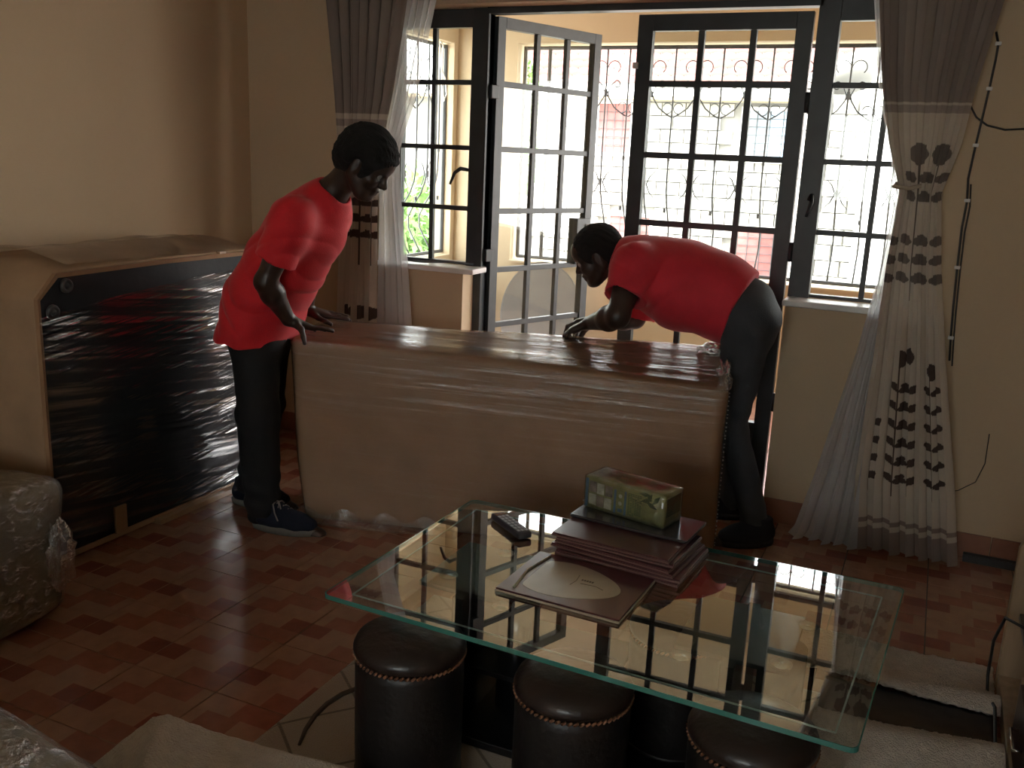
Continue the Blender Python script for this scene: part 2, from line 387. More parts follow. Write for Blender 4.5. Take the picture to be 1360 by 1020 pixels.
def build_person(P):
    """P: dict of joints; returns the root body mesh"""
    h = .004
    J = P['J']; lat = unit(P['lat'])
    allp = np.array([v for v in J.values()])
    lo = allp.min(0)-.20; hi = allp.max(0)+.20; lo[2] = 0
    F = Field(lo, hi, h)
    # trunk
    F.cap(J['pelvis'], J['belly'], .095, .105, .05, lat, 1.2)
    F.cap(J['belly'], J['chest'], .115, .12, .05, lat, 1.3)
    F.cap(J['chest'], J['neck'], .085, .055, .06)
    F.cap(J['neck'], J['skull'], .054, .052, .03)
    for s in 'rl':
        F.cap(J['chest'], J['sho_'+s], .07, .058, .04)
        q_ = P.get('arm', 1.0); F.cap(J['sho_'+s], J['elb_'+s], .055*q_, .038*q_, .03)
        e = np.array(J['elb_'+s]); wv = np.array(J['wri_'+s]); mid = e+(wv-e)*.3
        F.cap(e, mid, .041*q_, .043*q_, .02); F.cap(mid, wv, .043*q_, .026*q_, .02)
        F.cap(J['hip_'+s], J['kne_'+s], .085, .055, .04); F.cap(J['kne_'+s], J['ank_'+s], .052, .034, .02)
        F.cap(J['ank_'+s], np.array(J['toe_'+s])+[0, 0, .0], .032, .028, .02)
        H = P['hand_'+s]; hand_field(F, wv, frame(H['dir'], H['back']), H['side'], H['curls'], H.get('spread', 1), H.get('thumb', ((.5, .9, -.15), (.8, .6, -.2))))
    Rh = frame(P['face'], P.get('hup', (0, 0, 1))); head_field(F, J['head'], Rh)
    root = link('person', F.mesh('body'), P['skin'])
    tag(root, P['label'], 'person')
    T = lambda *p: np.array(J['head'])+Rh@np.array(p)
    # hair
    G = Field(np.array(J['head'])-.17, np.array(J['head'])+.17, .0035)
    t = P['hair_t']
    G.ell(T(-.014, 0, .032), (.099+t, .077+t, .090+t), Rh, .01)
    G.ell(T(-.060, 0, -.015), (.050+t*.7, .060+t*.6, .055+t*.5), Rh, .03)
    # keep the face clear
    G.ell(T(.105, 0, -.045), (.075, .10, .105), Rh, .012, 's'); G.ell(T(.01, 0, -.12), (.10, .11, .085), Rh, .01, 's')
    for s in (-1, 1): G.ell(T(.0, s*.09, -.02), (.026, .03, .040), Rh, .01, 's')
    r = np.random.default_rng(3); ks = [(r.normal(size=3)*v, r.uniform(0, 6)) for v in (60, 90, 140, 200, 260, 320)]
    G.disp(lambda Q: sum(np.sin(Q@k+p) for k, p in ks)*P['hair_n'], .02)
    link('hair', G.mesh('hair'), m_hair, root)
    for s in (-1, 1):
        mb = MB(); c = T(.0765, s*.030, -.002)
        Tm = Matrix(np.vstack([np.hstack([Rh, c.reshape(3, 1)]), [0, 0, 0, 1]]).tolist())
        prof = [(.0118*math.sin(a), .0118*math.cos(a)) for a in np.linspace(0, PI, 12)]
        turn = Matrix.Rotation(PI/2, 4, 'Y')
        mb.lathe([(max(p, 1e-6), z) for p, z in prof[2:]], 16, T=Tm@turn); mb.lathe([(max(p, 1e-6), z) for p, z in prof[:3]], 16, mi=1, T=Tm@turn)
        mb.build('eye', [m_eyew, m_eyed], root, True)
    # shirt
    S = Field(lo, hi, .0055)
    for a, b, ra, rb, wr in P['shirt']: S.cap(a, b, ra, rb, .06, lat, wr)
    nk = np.array(J['neck']); S.cap(J['chest'], nk-.02*unit(nk-np.array(J['chest'])), .10, .074, .05)
    sk = np.array(J['skull']); nd = unit(sk-nk)
    for s in 'rl': S.cap(J['chest'], J['sho_'+s], .10, .080, .05)
    S.cap(nk+nd*.012, nk+nd*.16, .064, .075, .008, op='s')
    hp, hn = P['hem']; S.plane_cut(hp, unit(hn))
    S.cap(np.array(hp)-.01*unit(hn), np.array(hp)+.1*unit(hn), .12, .12, .01, lat, 1.25, op='s')
    for s in 'rl':
        a = np.array(J['sho_'+s]); b = np.array(J['elb_'+s]); e = a+(b-a)*P['sleeve_'+s]; d = unit(b-a)
        S2 = Field(lo, hi, .0055); S2.cap(a-d*.01, e+d*.05, .078, P.get('slr', .086), .01, lat, .92)
        S2.plane_cut(e+d*.012, d); S2.cap(e-d*.02, e+d*.12, .056, .082, .006, op='s')
        dd = S2.g; k_ = .055; hh = np.maximum(k_-np.abs(S.g-dd), 0)/k_; S.g = np.minimum(S.g, dd)-hh*hh*k_*.25
    S.disp(P['folds'])
    link('shirt', S.mesh('shirt'), P['m_shirt'], root)
    # trousers
    S = Field(lo, hi, .0055)
    for a, b, ra, rb, wr in P['seat']: S.cap(a, b, ra, rb, .05, lat, wr)
    for s in 'rl':
        tr = P['leg_r']
        S.cap(J['hip_'+s], J['kne_'+s], tr[0], tr[1], .05); a = np.array(J['ank_'+s]); S.cap(J['kne_'+s], a+[0, 0, .0], tr[1], tr[2], .03)
        S.cap(a+[0, 0, -.005], a+[0, 0, -.09], tr[2]-.015, tr[2]-.01, .008, op='s')
    wp, wn = P['waist']; S.plane_cut(wp, unit(wn))
    S.disp(P['tfolds'])
    for s in 'rl':
        a = np.array(J['ank_'+s]); k = np.array(J['kne_'+s])
    link('trousers', S.mesh('trousers'), P['m_trousers'], root)
    for s in 'rl': build_shoe(J['heel_'+s], J['toe_'+s], root, P['shoe'], J['ank_'+s])
    return root
def build_shoe(heel, toe, root, style, ank):
    heel = np.array(heel, float); toe = np.array(toe, float); d = toe-heel; L = np.linalg.norm(d[:2]); x = unit([d[0], d[1], 0]); y = np.array([-x[1], x[0], 0]); z = np.array([0, 0, 1.])
    T = lambda a, b, c: heel+x*a+y*b+z*c
    zs = .0
    F = Field(np.minimum(heel, toe)-.1, np.maximum(heel, toe)+[.1, .1, .2], .0045)
    s = L/.28
    F.cap(T(.045*s, 0, .052), T(.10*s, 0, .055), .040, .042, .03, y, .95)
    F.cap(T(.10*s, 0, .055), T(.19*s, 0, .040), .042, .036, .03, y, 1.12)
    F.cap(T(.19*s, 0, .040), T(.238*s, 0, .034), .038, .030, .03, y, 1.2)
    F.cap(T(.050*s, 0, .06), T(.060*s, 0, .105), .037, .040, .02)
    F.cap(T(.10*s, 0, .095), T(.16*s, 0, .060), .026, .022, .03)
    F.plane_cut(T(0, 0, .018), (0, 0, -1)); F.plane_cut(T(0, 0, .118), (0, 0, 1))
    sh = link('shoe', F.mesh('shoe'), m_shoe if style == 'navy' else m_shoeb, root)
    # sole
    out = []
    for t in np.linspace(0, 2*PI, 40, endpoint=False):
        cx = .5+.5*math.cos(t); wdt = .040+.010*math.sin(cx*2.6); out.append((cx*L*1.0, math.sin(t)*wdt*(1 if True else 0)*min(1, 1.0)))
    mb = MB(); v = []; n = len(out)
    for k, (ex, zz) in enumerate(((.0, .001), (.004, .012), (.002, .027))):
        for a, b in out: c = T(L/2+(a-L/2)*(1+ex/.14), b*(1+ex/.05), zz); v.append(c)
    fs = [tuple(range(n-1, -1, -1)), tuple(range(2*n, 3*n))]
    for k in range(2):
        for i in range(n): fs.append((k*n+i, k*n+(i+1) % n, (k+1)*n+(i+1) % n, (k+1)*n+i))
    mb.add(v, fs); mb.build('sole', m_sole if style == 'navy' else m_soleb, sh, True)
    if style == 'navy':
        lc = MB()
        for i in range(5):
            a = .105*s+.020*i*s; zz = .117-.0115*i+(.004 if i == 0 else 0)
            lc.tube([T(a, -.024, zz-.014), T(a+.006, -.008, zz+.001), T(a+.012, .012, zz), T(a+.016, .026, zz-.013)], .0030, 6)
            lc.tube([T(a+.014, -.025, zz-.018), T(a+.006, -.004, zz+.003), T(a+.002, .024, zz-.010)], .0030, 6)
        lc.tube([T(.10*s, 0, .123), T(.10*s, -.03, .118), T(.115*s, -.048, .09), T(.13*s, -.052, .06)], .003, 6)
        lc.tube([T(.10*s, 0, .123), T(.12*s, -.02, .13), T(.135*s, -.035, .105)], .003, 6)
        lc.build('laces', m_lace, sh, True)
        tg = MB().box(.078*s, .086*s, -.018, .018, .10, .142); tg.v = [tuple(T(*p)) for p in tg.v]; tg.build('tongue', m_lace, sh, bevel=.002)
        st = MB().tube([T(.035*s, -.0415, .070), T(.075*s, -.044, .088), T(.09*s, -.043, .094)], .0035, 6); st.build('stripe', m_lace, sh, True)

# ------------------------------------------------------------------ the room
XL, XR, YB, YW, ZC = -3.28, 2.3, -2.2, 3.95, 2.72
TS = .3; TX, TY = -1.9605, 1.8018
fl = struct(MB().box(XL-.2, XR+.2, YB-.2, YW+.16, -.08, -.006).build('floor', m_grout))
tm = MB(); n = TS/2-.0021
NX, NY = 8, 4; xs = np.linspace(-n, n, NX+1); ys = np.linspace(-n, n, NY+1)
pat = [[0, 0, 0, 0, 1, 1, 1, 1], [2, 2, 0, 0, 0, 0, 2, 2], [0, 1, 1, 1, 0, 0, 0, 0], [0, 0, 0, 1, 1, 1, 1, 0]]
for j in range(NY):
    for i in range(NX):
        tm.add([(xs[i], ys[j], 0), (xs[i+1], ys[j], 0), (xs[i+1], ys[j+1], 0), (xs[i], ys[j+1], 0)], [(0, 1, 2, 3)], pat[j][i])
e = n+.0012
tm.add([(-n, -n, 0), (n, -n, 0), (n, n, 0), (-n, n, 0), (-e, -e, -.007), (e, -e, -.007), (e, e, -.007), (-e, e, -.007)], [(4, 5, 1, 0), (5, 6, 2, 1), (6, 7, 3, 2), (7, 4, 0, 3)], 0)
t0 = tm.build('tile', m_tile, fl, fix=False); first = True
i0, i1 = int(math.floor((XL-TX)/TS)), 10; j0, j1 = -4, 7
cells = []
for i in range(i0, i1):
    for j in range(j0, 8):
        cx, cy = TX+(i+.5)*TS, TY+(j+.5)*TS
        if cx-TS/2 < XL-.29 or cy+TS/2 > 4.25: continue
        if cy < .9: continue
        if cx > 1.3: continue
        cells.append((cx, cy))
cells = cells[:300]
for k, (cx, cy) in enumerate(cells):
    o = t0 if k == 0 else t0.copy()
    if k: C.objects.link(o); o.parent = fl
    o.location = (cx, cy, rng.uniform(-.0004, .0004)); o.rotation_euler = (rng.uniform(-.0015, .0015), rng.uniform(-.0015, .0015), 0)
# out-of-view floor towards the camera
bk = MB()
for i in range(i0, 16):
    for j in range(-14, 8):
        cx, cy = TX+(i+.5)*TS, TY+(j+.5)*TS
        if (cx, cy) in cells or cy > 3.9 or cx < XL-.15: continue
        if cy < .9 or cx > 1.3: bk.box(cx-n, cx+n, cy-n, cy+n, -.006, 0)
o = bk.build('far_tiles', m_tile[0], fl); o['kind'] = 'stuff'

struct(MB().box(XL-.2, XL, YB-.2, YW+.25, -.05, ZC).build('wall_left', m_wall))
struct(MB().box(XR, XR+.2, YB-.2, YW+.25, -.05, ZC).build('wall_right', m_wall))
wb = MB(); wb.box(XL-.2, -1.1, YB-.2, YB, -.05, ZC); wb.box(.35, XR+.2, YB-.2, YB, -.05, ZC); wb.box(-1.1, .35, YB-.2, YB, -.05, 1.15); wb.box(-1.1, .35, YB-.2, YB, 2.1, ZC)  # opening added for fill light, unseen behind the camera
struct(wb.build('wall_back', m_wall))
struct(MB().box(XL-.2, XR+.2, YB-.2, YW+.25, ZC, ZC+.15).build('ceiling', m_ceil))
WX0, WX1 = -2.49, -.03; DX0, DX1 = -2.03, -.535; WT = YW+.2
wf = MB()
wf.box(XL, WX0, YW, WT, -.05, ZC); wf.box(WX1, XR, YW, WT, -.05, ZC); wf.box(WX0, WX1, YW, WT, 2.145, ZC)
wf.box(WX0, DX0, YW, WT, -.05, .94); wf.box(DX1, WX1, YW, WT, -.05, .94)
struct(wf.build('wall_front', m_wallw))
# sills
for nm, a, b in (('trim_1', WX0-.02, -1.965), ('trim_2', -.545, WX1+.02)):
    struct(MB().box(a, b, YW-.028, YW+.125, .94, .966).build(nm, m_sill, bevel=.006))
# skirting tiles
def skirting(nm, x0, x1, y, axis='x'):
    root = sempty(nm); k = 0; x = x0
    while x < x1-.02:
        e = min(x+.297, x1)
        mb = MB()
        if axis == 'x': mb.box(x, e-.003, y-.011, y, 0, .105)
        else: mb.box(y, y+.011, x, e-.003, 0, .105)
        mb.build('skirting_tile', m_skirt, root, bevel=.002); x += .297
skirting('baseboard_front', DX1, 1.6, YW)
skirting('baseboard_left', 1.0, YW, XL, 'y')
skirting('baseboard_front_left', XL, DX0, YW)

# ---------------------------------------------------- steel window and door
FY0, FY1 = 4.075, 4.115
ZR = [.978, 1.237, 1.522, 1.82, 2.062]
def framed(root, x0, x1, z0, z1, stile, cols, rows, bw=.022, y0=FY0, y1=FY1, T=None, top=None, bot=None, name='frame'):
    """steel leaf: outer frame, glazing bars and panes; rows = z of bars, cols = x of bars"""
    top = top or stile; bot = bot or stile
    f = MB(); f.box(x0, x0+stile, y0, y1, z0, z1, T=T); f.box(x1-stile, x1, y0, y1, z0, z1, T=T)
    f.box(x0+stile, x1-stile, y0, y1, z1-top, z1, T=T); f.box(x0+stile, x1-stile, y0, y1, z0, z0+bot, T=T)
    f.build(name, m_steel, root, bevel=.002)
    ym = (y0+y1)/2
    for c in cols: MB().box(c-bw/2, c+bw/2, ym-.012, ym+.012, z0+bot, z1-top, T=T).build('glazing_bar', m_steel, root, bevel=.002)
    for r in rows: MB().box(x0+stile, x1-stile, ym-.0125, ym+.0125, r-bw/2, r+bw/2, T=T).build('glazing_bar', m_steel, root, bevel=.002)
    xx = [x0+stile]+list(cols)+[x1-stile]; zz = [z0+bot]+list(rows)+[z1-top]
    for a, b in zip(xx, xx[1:]):
        for c, d in zip(zz, zz[1:]):
            MB().box(a, b, ym-.002, ym+.002, c, d, T=T).build('pane', m_glass, root)
w1 = sempty('window_1')
framed(w1, -2.487, -1.99, .966, 2.142, .03, [-2.285], ZR[1:4], top=.08, bot=.014)
MB().box(-2.075, -1.99, 4.06, 4.125, .0, 2.142).build('post', m_steel, w1, bevel=.003)
MB().tube([(-2.03, 4.06, .975), (-2.12, 3.99, .985), (-2.25, 3.96, .978), (-2.40, 3.95, .98)], .006).build('window_stay', m_grill, w1, True)
mb = MB(); mb.tube([(-2.08, 4.065, 1.42), (-2.10, 4.03, 1.425), (-2.125, 4.02, 1.405), (-2.15, 4.02, 1.35)], [.009, .010, .009, .006]); mb.build('window_handle', m_steel, w1, True)
w2 = sempty('window_2')
framed(w2, -.545, -.035, .966, 2.142, .03, [-.255], ZR[1:4], top=.08, bot=.014)
MB().box(-.545, -.46, 4.06, 4.125, .0, 2.142).build('post', m_steel, w2, bevel=.003)
mb = MB(); mb.tube([(-.50, 4.06, 1.37), (-.49, 4.03, 1.385), (-.485, 4.02, 1.36), (-.50, 4.015, 1.30)], [.009, .010, .009, .006]); mb.build('window_handle', m_steel, w2, True)
w3 = sempty('fill_window')  # unseen window added behind the camera to brighten the room
framed(w3, -1.1, .35, 1.15, 2.1, .05, [-.375], [1.65], y0=YB-.12, y1=YB-.08)
tr = struct(MB().box(-2.0, -.53, 4.06, 4.125, 2.118, 2.146).build('trim_3', m_steel))
MB().box(-1.99, -.54, 4.06, 4.12, 0, .02).build('threshold', m_steel, tr)
DR = [.67, .945, 1.23, 1.522, 1.82]
d1 = sempty('door_1')      # closed leaf
framed(d1, -1.285, -.562, .022, 2.10, .066, [-1.01, -.795], DR, y0=4.07, y1=4.11, bot=.37, bw=.026)
MB().box(-1.215, -.632, 4.066, 4.076, .08, .35).build('kick_panel', m_steel, d1, bevel=.003)
for z in (.5, 1.15, 1.75): MB().tube([(-.552, 4.06, z-.04), (-.552, 4.06, z+.04)], .009).build('hinge', m_steel, d1, True)
MB().box(-1.293, -1.272, 4.05, 4.07, 1.88, 1.905).build('bolt', m_sill, d1, bevel=.002)
d2 = sempty('door_2')      # open leaf
ang = R_(68)
TL = Matrix.Translation((-1.985, 4.12, 0)) @ Matrix.Rotation(ang, 4, 'Z')
framed(d2, 0, .72, .022, 2.115, .05, [.275, .485], DR, y0=-.02, y1=.02, bot=.37, T=TL, bw=.026)
MB().box(.06, .66, -.024, -.012, .08, .35, T=TL).build('kick_panel', m_steel, d2, bevel=.003)
for z in (1.02, 1.78):
    MB().box(-.035, .012, -.028, .012, z-.03, z+.03, T=TL).build('hinge', m_steel, d2, bevel=.003)
MB().box(.60, .70, -.032, .032, .95, 1.19, T=TL).build('lock_box', m_steel, d2, bevel=.003)
mb = MB(); mb.box(.665, .70, -.042, -.033, 1.0, 1.16, T=TL); mb.tube([TL@Vector(p) for p in ((.682, -.035, 1.10), (.682, -.075, 1.10), (.67, -.085, 1.10), (.58, -.085, 1.098))], .009); mb.build('door_handle', m_sill, d2, True)

# ------------------------------------------------------------------ veranda
VY, VX, VZ0, VZ1 = 6.40, -3.38, .74, 2.28
v = MB()
v.box(VX-.18, VX, 4.15, VY+.18, -.05, .75); v.box(VX-.18, VX, 4.15, 5.56, .75, VZ1); v.box(VX-.18, VX, 6.34, VY+.18, .75, VZ1); v.box(VX-.18, VX, 4.15, VY+.18, VZ1, 2.8)
struct(v.build('wall_veranda_left', m_veranda))
v = MB()
v.box(VX, 5.2, VY, VY+.18, -.05, .73); v.box(VX, -2.90, VY, VY+.18, .73, VZ1); v.box(VX, 5.2, VY, VY+.18, VZ1, 2.8); v.box(1.4, 1.55, VY, VY+.18, .73, VZ1); v.box(5.0, 5.2, VY, VY+.18, .73, VZ1)
struct(v.build('wall_veranda_front', m_veranda))
struct(MB().box(5.0, 5.2, 4.15, VY, -.05, .73).box(5.0, 5.2, 4.15, VY, VZ1, 2.8).build('wall_veranda_right_unseen', m_veranda))  # unseen right end, extended and left open to light the left wall
struct(MB().box(XR+.2, 5.2, YW, WT, -.05, 2.8).build('wall_front_right_unseen', m_veranda))
struct(MB().box(VX-.18, 5.2, 4.15, VY+.18, 2.72, 2.85).build('ceiling_veranda', m_veranda))
fv = struct(MB().box(VX-.18, 5.2, 4.11, VY+.18, -.12, -.008).build('floor_veranda', m_grout))
vt = None
for i in range(20):
    for j in range(8):
        x = VX+.15+i*.3; y = 4.27+j*.3
        if x > 2.4 or y > VY-.1: continue
        if vt is None: vt = o = MB().box(-.148, .148, -.148, .148, -.006, 0).build('tile', m_skirt, fv)
        else: o = vt.copy(); C.objects.link(o); o.parent = fv
        o.location = (x, y, 0)
struct(MB().box(-2.90, 1.4, VY-.03, VY+.21, .73, .745).build('trim_4', m_veranda))

def spiral(cx, cz, r0, r1, a0, a1, n=14):
    return [(cx+(r0+(r1-r0)*t)*math.cos(a0+(a1-a0)*t), cz+(r0+(r1-r0)*t)*math.sin(a0+(a1-a0)*t)) for t in np.linspace(0, 1, n)]
def grille(root, W, z0, z1, P3, period=.262, start=.13, posts=()):
    """P3(u, z, out) -> world. One part per bar and per scroll"""
    H = z1-z0
    T = lambda pts, out=0: [P3(u, z, out) for u, z in pts]
    for z in (z0, z1-.01): MB().tube(T([(0, z), (W, z)]), .014, 6).build('grille_rail', m_grill, root)
    for u in (0.005, W-.005)+tuple(posts): MB().tube(T([(u, z0), (u, z1)]), .015, 6).build('grille_post', m_grill, root)
    k = 0; u = start
    while u < W-.04:
        # bar bows outwards near its foot
        zs = np.linspace(z0, z1, 18)
        def bar(uu): return [P3(uu, z, .13*math.exp(-((z-z0-.18)/.16)**2)) for z in zs]
        MB().tube(bar(u), .0062, 6).build('bar', m_grill, root, True)
        if u+period/2 < W-.03: MB().tube(bar(u+period/2), .0062, 6).build('bar', m_grill, root, True)
        zt = z0+H*.80; zm = z0+H*.385; zk = z0+H*.905
        for s in (-1, 1):
            # ring next to the bar near the top
            MB().tube(T([(u+s*a, b) for a, b in spiral(.042, zk, .040, .030, PI, -.9, 14)], .012), .0036, 5).build('scroll', m_grill, root, True)
            # flaring arm with curled ends
            pts = [(.006, zt-.03), (.014, zt), (.030, zt+.035), (.055, zt+.058)]+[(a, b) for a, b in spiral(.060, zt+.036, .022, .012, PI/2, -PI*.8, 10)]
            MB().tube(T([(u+s*a, b) for a, b in pts], .012), .0042, 5).build('scroll', m_grill, root, True)
            pts = [(.006, zt+.0), (.016, zt-.035), (.050, zt-.085), (.095, zt-.118), (.128, zt-.135)]
            MB().tube(T([(u+s*a, b) for a, b in pts], .012), .0050, 5).build('scroll', m_grill, root, True)
            MB().tube(T([(u+s*a, b) for a, b in spiral(.098, zt-.085, .032, .024, -PI*.5, PI*.9, 12)], .012), .0034, 5).build('scroll', m_grill, root, True)
            # crescents lower down
            MB().tube(T([(u+s*a, b) for a, b in [(.062, zm+.075), (.030, zm+.045), (.010, zm), (.030, zm-.045), (.062, zm-.078)]], .012), [.002, .0045, .0055, .0045, .002], 5).build('scroll', m_grill, root, True)
        for z in (zm, zt-.01): MB().tube(T([(u, z-.018), (u, z+.018)]), .011, 6).build('collar', m_grill, root)
        for z in (zm+.14, zm-.14): MB().tube(T([(u+period/2, z-.012), (u+period/2, z+.012)]), .010, 6).build('collar', m_grill, root)
        u += period; k += 1
g1 = thing('window_grille', 'long wrought iron grille of bars and scrolls across the front of the veranda', 'grille', (0, 0, 0))
GK = 1.23; gz = lambda z: .772+(z-.905)*(2.266-.772)/(2.108-.905)
grille(g1, 3.46, .905, 2.108, lambda u, z, o: Vector((-2.87+GK*u, VY+.06+GK*o, gz(z))), start=.51, posts=(.16,))
g2 = thing('window_grille', 'short scrolled iron grille in the side opening of the veranda, seen through the left window', 'grille', (0, 0, 0))
grille(g2, .63, .905, 2.108, lambda u, z, o: Vector((VX-.07-GK*o, 5.565+GK*u, gz(z))), start=.17)
# white cord looped from the side grille
mb = MB(); mb.tube([(VX-.07, 6.25, 2.285), (VX-.04, 6.24, 2.25), (VX-.035, 6.22, 2.0), (VX-.035, 6.26, 1.87), (VX-.035, 6.30, 1.92), (VX-.035, 6.27, 2.03), (VX-.035, 6.21, 2.09), (VX-.04, 6.19, 2.25), (VX-.07, 6.19, 2.285)], .006)
tag(mb.build('cord', m_sill, smooth=True), 'looped white cord hanging from the top of the side grille', 'cord')
# dish leaning on the parapet
m_dish = mat('dish_paint', (.34, .38, .42), .45, var=.08)
ds = thing('satellite_dish', 'large grey round satellite dish behind the open glass door leaf', 'satellite dish', (-2.50, 6.10, .40), 0)
Td = Matrix.Rotation(R_(22), 4, 'Z') @ Matrix.Rotation(R_(80), 4, 'X')
mb = MB(); mb.lathe([(.001, -.052)]+[(r, -.052+.052*(r/.37)**2) for r in (.08, .16, .24, .31, .36)]+[(.37, .0), (.374, .004), (.372, -.006)], 40)
mb.v = [tuple(Td @ Vector((a*.78, b*1.03, c))) for a, b, c in mb.v]
o = mb.build('reflector', m_dish, ds, True); sm = o.modifiers.new('s', 'SOLIDIFY'); sm.thickness = .006
MB().tube([Vector((0, -.02, -.30)), Vector((0, -.25, -.20)), Vector((0, -.30, .02))], .012).build('feed_arm', m_grill, ds, True)
MB().tube([Vector((0, .05, -.1)), Vector((0, .16, -.25)), Vector((0, .16, -.395))], .02).build('mount', m_grill, ds, True)

# ------------------------------------------------------------------ outside
m_block = mat('stone_block', (.40, .38, .34), .9, var=.15, vscale=3, bump=.4, bscale=8)
m_mortar = mat('mortar', (.27, .26, .24), .95)
m_rtile = mat('roof_tile', (.19, .075, .062), .8, var=.15, vscale=1.2)
m_white = mat('white_render', (.72, .71, .68), .8)
m_curt_r = mat('red_curtain', (.34, .13, .12), .9, var=.2, vscale=3)
m_dglass = mat('dark_pane', (.18, .22, .26), .15, spec=.6)
m_ground = mat('yard_ground', (.36, .33, .28), .95, var=.2, vscale=.3)
struct(MB().box(-40, 30, 5.6, 60, -3.3, -3.2).build('ground', m_ground))
hs = thing('house', 'two storey stone house with a red tiled roof opposite the veranda', 'house', (0, 0, 0))
HY = 22.0
MB().box(-18, 14, HY+.05, HY+7, -3.2, 3.3).build('wall', m_mortar, hs)
wins = [(-7.75, -6.95, 1.72, 2.85), (-4.30, -3.15, 1.70, 2.75), (-7.3, -6.3, -.75, .25), (-4.25, -3.1, -.95, .15), (-10.8, -9.8, 1.7, 2.8)]
bw_, bh_ = .56, .30
b0 = None; cnt = 0
for r in range(17):
    for c in range(18):
        x = -9.3+c*bw_+(bw_/2 if r % 2 else 0); z = -1.5+(r+.5)*bh_-.1
        if x > -1.0 or z > 3.15: continue
        if any(a-.25 < x < b+.25 and d-.15 < z < e_+.15 for a, b, d, e_ in wins): continue
        if cnt >= 230: continue
        if b0 is None:
            b0 = MB().box(-bw_/2+.012, bw_/2-.012, -.05, .04, -bh_/2+.012, bh_/2-.012).build('stone_block', m_block, hs); o = b0
        else: o = b0.copy(); C.objects.link(o); o.parent = hs
        o.location = (x, HY+rng.uniform(-.008, .008), z); cnt += 1
for i, (a, b, d, e_) in enumerate(wins):
    wr = MB(); wr.box(a-.07, b+.07, HY-.09, HY-.01, e_, e_+.08); wr.box(a-.07, b+.07, HY-.12, HY-.01, d-.08, d); wr.box(a-.07, a, HY-.09, HY-.01, d, e_); wr.box(b, b+.07, HY-.09, HY-.01, d, e_)
    wo_ = wr.build('window', m_white, hs)
    nb = 4
    if i == 1:
        MB().box(a, (a+b)/2, HY-.04, HY-.03, d, e_).build('pane', m_dglass, wo_); MB().box((a+b)/2, b, HY-.04, HY-.03, d, e_).build('pane', mat('blue_pane', (.35, .5, .65), .3), wo_)
    else: MB().box(a, b, HY-.04, HY-.03, d, e_).build('curtain', m_curt_r, wo_)
    for k in range(1, nb): MB().tube([(a+(b-a)*k/nb, HY-.07, d), (a+(b-a)*k/nb, HY-.07, e_)], .012, 5).build('window_bar', m_grill, wo_)
    for k in range(1, 6): MB().tube([(a, HY-.07, d+(e_-d)*k/6), (b, HY-.07, d+(e_-d)*k/6)], .008, 5).build('window_bar', m_grill, wo_)
MB().box(-18, 9, HY-.55, HY-.47, 3.0, 3.28).build('fascia', m_white, hs)
MB().box(-18, 9, HY-.5, HY+.05, 2.93, 3.0).build('soffit', m_veranda, hs)
# tiled roof: rows of rolled tiles
u = np.arange(-12, 3.2, .06); nr = 16; rows = []; V = []; Fq = []
base = 0
for r in range(nr):
    for kk, (yy, zz) in enumerate(((HY-.6+r*.36, 3.30+r*.20), (HY-.6+r*.36+.40, 3.30+r*.20+.17))):
        V.append(np.stack([u, np.full_like(u, yy), zz+.045*np.abs(np.sin(u*PI/.30))+(.035 if kk == 0 else 0)], -1))
    V.append(np.stack([u, np.full_like(u, HY-.6+r*.36), 3.30+r*.20-.03+0*u], -1))
    n_ = len(u); i = np.arange(n_-1)
    Fq.append(np.stack([base+i, base+i+1, base+n_+i+1, base+n_+i], -1)); Fq.append(np.stack([base+2*n_+i, base+2*n_+i+1, base+i+1, base+i], -1)); base += 3*n_
o = link('roof_tiles', arr_mesh('roof_tiles', np.concatenate(V), np.concatenate(Fq)), m_rtile, hs); o['kind'] = 'stuff'
MB().box(-18, 9, HY-.5, HY+6, 3.2, 3.28).build('roof_deck', m_mortar, hs)
# nearer stone wing on the right
hw = thing('house_wing', 'pale stone block wing with a white corner pillar, seen through the right window', 'house', (0, 0, 0))
WY = 17.0
MB().box(-2.35, -1.3, WY+.05, WY+4, -3.2, 2.75).build('wall', m_mortar, hw)
MB().box(-1.30, .2, WY-.25, WY+4, -3.2, 3.1).build('pillar', m_white, hw)
b1 = None
for r in range(15):
    for c in range(3):
        z = -1.35+(r+.5)*.27; x = -2.35+.25+c*.42-(.17 if r % 2 else 0); x0_, x1_ = max(-2.35, x-.2), min(-1.31, x+.2)
        if x1_-x0_ < .1: continue
        MB().box(x0_+.01, x1_-.01, WY-.04, WY+.06, z-.125, z+.125).build('stone_block', m_block, hw)
MB().prism([(-2.6, 2.72), (.4, 4.3), (.4, 4.42), (-2.75, 2.80)], WY-.35, WY+4, 'y').build('roof_edge', m_white, hw)
